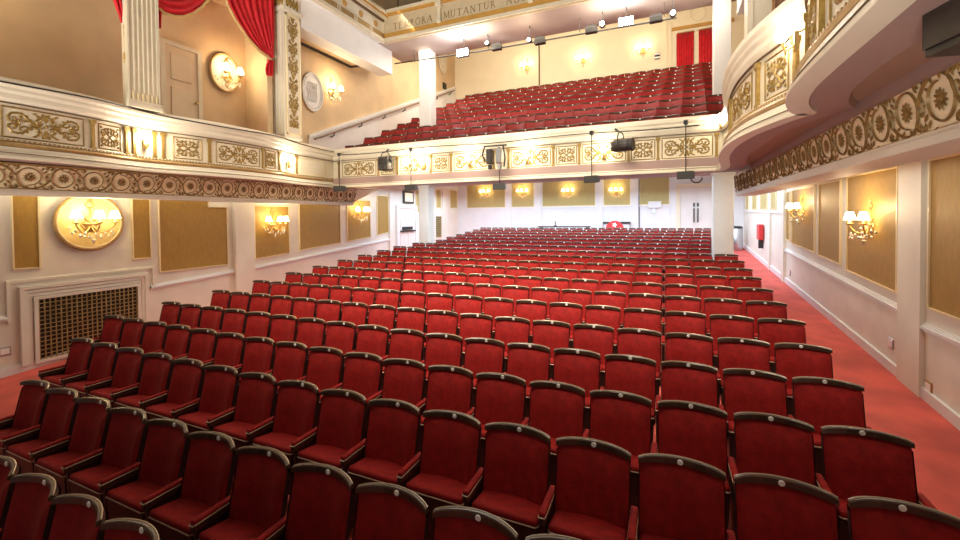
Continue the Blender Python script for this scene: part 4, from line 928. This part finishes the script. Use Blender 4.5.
# ------------------------------------------------------------------ STALLS SEATS
SAG = .075
def yc(u, v): return -SAG*u*u+.11*v-.02*(1-v)     # u -1..1 , v height 0..1 from .36 to .93
def SH(b): b.v = [(x, y, z-(y+.04)*.17) for x, y, z in b.v]      # seat pan rises to the front
def make_seat():
    root = empty('stalls_seat')
    hw = .235
    b = MB(); nu, nv = 13, 7
    def fr(u, v):
        U = 2*u-1; V = v
        ed = (1-abs(U)**8)*(1-abs(2*V-1)**8)
        return (U*hw*(1-.02*(1-ed)), yc(U, V*.91)-.012-.05*ed, .36+.525*V)
    b.grid(nu, nv, fr)
    b.build('backrest', 'velvet', root, True)
    b = MB(); b.grid(nu, 4, lambda u, v: ((2*u-1)*hw, yc(2*u-1, v*.89)+.02, .36+.52*v)); b.grid(nu, 2, lambda u, v: ((2*u-1)*hw, yc(2*u-1, 0)-.02+.04*v, .36))
    for sx in (0, 1): b.grid(2, 4, lambda u, v: ((2*sx-1)*hw, yc(2*sx-1, v*.89)-.02+.04*u, .36+.505*v))
    b.build('shell', 'shell', root, True)
    b = MB(); n = 17; vs = []
    for k in range(n):
        u = 2*k/(n-1)-1; zt = .932-.010*abs(u)**8; y = yc(u, 1)-.01
        lo = .891
        vs += [(u*.238, y-.036, lo), (u*.238, y-.035, zt-.006), (u*.238, y-.029, zt), (u*.238, y-.014, zt), (u*.238, y-.008, zt-.006), (u*.238, y+.004, lo)]
    fs = [(k*6+q, k*6+(q+1) % 6, (k+1)*6+(q+1) % 6, (k+1)*6+q) for k in range(n-1) for q in range(6)]+[tuple(range(6)), tuple(range((n-1)*6, n*6))]
    b.add(vs, fs); tr = b.build('top_rail', 'wood', root)
    b = MB(); b.tube([(u*.238, yc(u, 1)-.01-.011, .932-.010*abs(u)**8) for u in [2*k/16-1 for k in range(17)]], .0042, 5); b.build('rail_glint_strip', 'edge', tr)  # cream strip stands in for light glinting on the rail top
    b = MB(); b.lathe([(.0, -.006), (.014, -.006), (.017, -.003), (.017, .004)], (0, yc(0, 1)-.046, .909), 14, 'y'); b.build('number_plate', 'plate', tr)
    b = MB(); b.rbox(-.228, .228, -.285, -.02, .44, .50, .025, 2); SH(b); cu = b.build('seat_cushion', 'velvet', root, True)
    b = MB(); b.hexa([(-.21, -.26, .10), (.21, -.26, .10), (.20, -.06, .14), (-.20, -.06, .14)], [(-.226, -.28, .445), (.226, -.28, .445), (.226, -.03, .445), (-.226, -.03, .445)]); SH(b); b.build('seat_base', 'shell', root)
    b = MB(); b.tube([(-.222, -.10, .456), (-.226, -.27, .456), (-.21, -.287, .456), (.21, -.287, .456), (.226, -.27, .456), (.222, -.10, .456)], .005, 5); SH(b); b.build('piping', 'piping', cu)
    arm_parts(root, .26)
    return root
def arm_parts(root, x):
    b = MB(); b.rbox(x-.021, x+.021, -.30, .02, .535, .585, .008, 1); ar = b.build('armrest', 'wood', root)
    b = MB(); b.rbox(x-.022, x+.022, -.295, -.0, .58, .612, .011, 2); b.build('arm_pad', 'velvet', ar, True)
    b = MB(); b.hexa([(x-.017, -.25, 0), (x+.017, -.25, 0), (x+.017, -.02, 0), (x-.017, -.02, 0)], [(x-.017, -.28, .54), (x+.017, -.28, .54), (x+.017, .03, .54), (x-.017, .03, .54)]); b.build('standard', 'shell', root)
    b = MB()
    for sx in (-1, 1): b.tube([(x+sx*.0205, -.295, .584), (x+sx*.0205, -.01, .584)], .004, 4)
    b.tube([(x-.0205, -.302, .584), (x+.0205, -.302, .584)], .004, 4); b.build('arm_piping', 'piping', ar)
seat0 = make_seat(); SK = kids_of(seat0)
end0 = empty('seat_end_parts'); arm_parts(end0, -.26); EK = kids_of(end0)
nseat = 0; used0 = False
def put_seat(x, y, z, label, group, left_end=False, sx=1.):
    global used0, nseat
    if not used0: o = seat0; used0 = True
    else: o = copy_tree(seat0, SK)
    o.location = (x, y, z); o.rotation_euler = (0, 0, 0); o.scale = (sx, 1, 1); o['label'] = label; o['category'] = 'seat'; o['group'] = group
    if left_end:
        for c_, sub in EK:
            d_ = c_.copy(); COL.objects.link(d_); d_.parent = o
            for g_ in sub:
                e_ = g_.copy(); COL.objects.link(e_); e_.parent = d_
    nseat += 1
    return o
G1 = 'red velvet stalls seats'
YOFF = .064
def rowY(k): return 1.2+.82*k+{0: .10, 3: -.04, 4: -.06, 5: -.04, 8: -.03, 10: -.03}.get(k, 0)
xs = [-4.12+.52*i for i in range(5)]
for i, x in enumerate(xs):
    put_seat(x, rowY(0)-YOFF, fz(rowY(0)), 'red velvet seat in the frontmost row at the picture bottom, %s from the grille end' % ORD[i], G1)
for i in range(11):
    x = -5.59+.52*i
    put_seat(x, rowY(1)-YOFF, fz(rowY(1)), 'red velvet seat, second row from the stage, %s from the grille-wall end' % ORD[i], G1, i == 0)
for i in range(18):
    x = -6.66+.52*i
    if x > 1.75: continue
    put_seat(x-.01, rowY(2)-YOFF, fz(rowY(2))+.02, 'red velvet seat, third row from the stage, %s from the grille-wall end' % ORD[i], G1, i == 0)
for k in range(3, 13):
    for i in range(18):
        x = {3: 1.23, 4: 1.25}.get(k, 1.29)-.52*i
        put_seat(x, rowY(k)-YOFF, fz(rowY(k)), 'red velvet seat, %s row from the stage, %s in from the carpeted aisle' % (ORD[k], ORD[i]), G1, i == 17)
G2 = 'red seats under the balcony'
rt = [1.07, 1.14, 1.21, 1.29, 1.36, 1.43, 1.51]
for q in range(7):
    k = 13+q; n = 17 if q == 0 else 16; x1 = rt[q]-.26; x0 = (-7.64+.26) if q == 0 else -7.2-.02*q+.26
    for i in range(n):
        x = x1-(x1-x0)*i/(n-1)
        put_seat(x, rowY(k)-YOFF, fz(rowY(k)), 'red seat under the balcony, %s row from the back, %s from the pale aisle-side column' % (ORD[6-q] if q < 6 else 'last', ORD[i]) if q < 6 else 'red seat under the balcony in the very last row, %s from the pale aisle-side column' % ORD[i], G2, i == n-1, (x1-x0)/(n-1)/.52)
for c_, sub in EK:
    for g_ in sub: bpy.data.objects.remove(g_, do_unlink=True)
    bpy.data.objects.remove(c_, do_unlink=True)
bpy.data.objects.remove(end0, do_unlink=True)
# ------------------------------------------------------------------ CIRCLE SEATS
def make_circle_seat():
    root = empty('circle_seat'); hw = .262
    b = MB(); b.grid(11, 6, lambda u, v: ((2*u-1)*hw, yc(2*u-1, v)*1.7-.02-.04*(1-abs(2*u-1)**8)*(1-abs(2*v-1)**8), .40+.46*v))
    b.grid(11, 2, lambda u, v: ((2*u-1)*hw, yc(2*u-1, v)*1.7+.02, .40+.46*v)); b.build('backrest', 'velvet_circle', root, True)
    b = MB(); n = 13; vs = []
    for k in range(n):
        u = 2*k/(n-1)-1; y = yc(u, 1)*1.7; zt = .90-.02*abs(u)**7
        vs += [(u*.268, y-.032, .852), (u*.268, y-.03, zt-.008), (u*.268, y-.02, zt), (u*.268, y+.02, zt), (u*.268, y+.022, .852)]
    b.add(vs, [(k*5+q, k*5+(q+1) % 5, (k+1)*5+(q+1) % 5, (k+1)*5+q) for k in range(n-1) for q in range(5)]+[tuple(range(5)), tuple(range((n-1)*5, n*5))]); b.build('top_rail', 'wood', root)
    b = MB(); b.lathe([(.0, -.005), (.017, -.004), (.019, .004)], (0, yc(0, 1)*1.7-.036, .876), 10, 'y'); b.build('number_plate', 'plate', root)
    b = MB(); b.rbox(-.24, .24, -.42, -.06, .36, .44, .03, 1); b.build('seat_cushion', 'velvet_circle', root, True)
    b = MB(); b.box(.268, .28, -.3, .02, .5, .56); b.box(.27, .278, -.25, 0, 0, .5); b.build('armrest', 'wood', root)
    return root
cs0 = make_circle_seat(); CK = kids_of(cs0); first = True
G3 = 'red circle balcony seats'
XLE = [-9.0, -8.95, -8.9, -8.85, -8.8, -8.76, -8.72, -8.68, -8.64, -8.58]
for k in range(10):
    x0 = XLE[k]+.27; n = 20
    for i in range(n):
        x = x0+.548*i
        if k in (2, 3) and (-7.75 < x < -7.0 or 1.0 < x < 1.75) and False: continue
        o = cs0 if first else copy_tree(cs0, CK); first = False
        o.location = (x, 10.2+.86*k, tz(k)); o['label'] = 'red circle balcony seat, %s row up from the parapet, %s from the handrail wall' % (ORD[k], ORD[i]); o['category'] = 'seat'; o['group'] = G3
# ------------------------------------------------------------------ LIGHT
def area(loc, rot, sx, sy, e, col, spread=180):
    l = bpy.data.lights.new('house_and_fill_light', 'AREA'); l.shape = 'RECTANGLE'; l.size = sx; l.size_y = sy; l.energy = e; l.color = col; l.spread = rad(spread)  # shared by the house lights and the added fill lamps
    o = bpy.data.objects.new('house_and_fill_light', l); COL.objects.link(o); o.location = loc; o.rotation_euler = rot; return o
WARM = (1, .86, .68); COOL = (.68, .83, 1)
area((-3.3, 2.2, 9.6), (rad(34), 0, 0), 6, 2.5, 350, WARM, 62)              # house lights in the auditorium ceiling
area((-3.3, 6.5, 9.6), (rad(4), 0, 0), 7, 3, 170, WARM, 120)
area((-3.3, 15.3, 3.72), (0, 0, 0), 10, 4.5, 660, COOL)                  # lay lights in the soffit over the rear stalls
area((-3.3, 10.6, 3.45), (rad(48), 0, 0), 8, .5, 160, COOL, 130)          # unseen fill added behind the balcony edge to brighten the rear seat backs
area((2.2, 15.0, 3.7), (0, 0, 0), .8, 6, 70, COOL)
area((-8.6, 14.5, 3.7), (0, 0, 0), .8, 6, 60, COOL)
area((-3.3, 14.6, 9.6), (rad(68), 0, 0), 10, 1.2, 210, (1, .88, .66), 150)  # lights of the circle ceiling, washing the back wall
area((-7.4, 13.6, 8.9), (0, rad(50), 0), 1.2, 5, 130, (1, .88, .66), 150)   # fill added to brighten the wall by the circle stair
area((-3.3, 12.0, 8.2), (rad(15), 0, 0), 9, 1.0, 230, WARM)
area((-3.9, -2.6, .9), (rad(135), 0, 0), 7.5, .6, 560, (1, .95, .82), 84)      # fill lamp added at the stage end, aimed up to brighten soffits and friezes
area((-9.2, 6.0, 3.28), (0, 0, 0), .25, 8, 22, (1, .93, .8))              # unseen fill added over the side aisles to brighten walls and carpet
area((2.3, 6.5, 3.26), (0, 0, 0), .3, 8, 30, (1, .93, .82))  # matching fill added over the carpeted aisle
plight((-9.0, 2.2, 6.3), 40)
w = bpy.data.worlds.new('world'); SC.world = w; w.use_nodes = True
w.node_tree.nodes['Background'].inputs[0].default_value = (1, .92, .82, 1); w.node_tree.nodes['Background'].inputs[1].default_value = .13
SC.view_settings.view_transform = 'Standard'; SC.view_settings.look = 'None'; SC.view_settings.gamma = 1; SC.view_settings.exposure = 0
SC.cycles.use_denoising = True
SC.cycles.max_bounces = 6; SC.cycles.diffuse_bounces = 4; SC.cycles.sample_clamp_indirect = 6
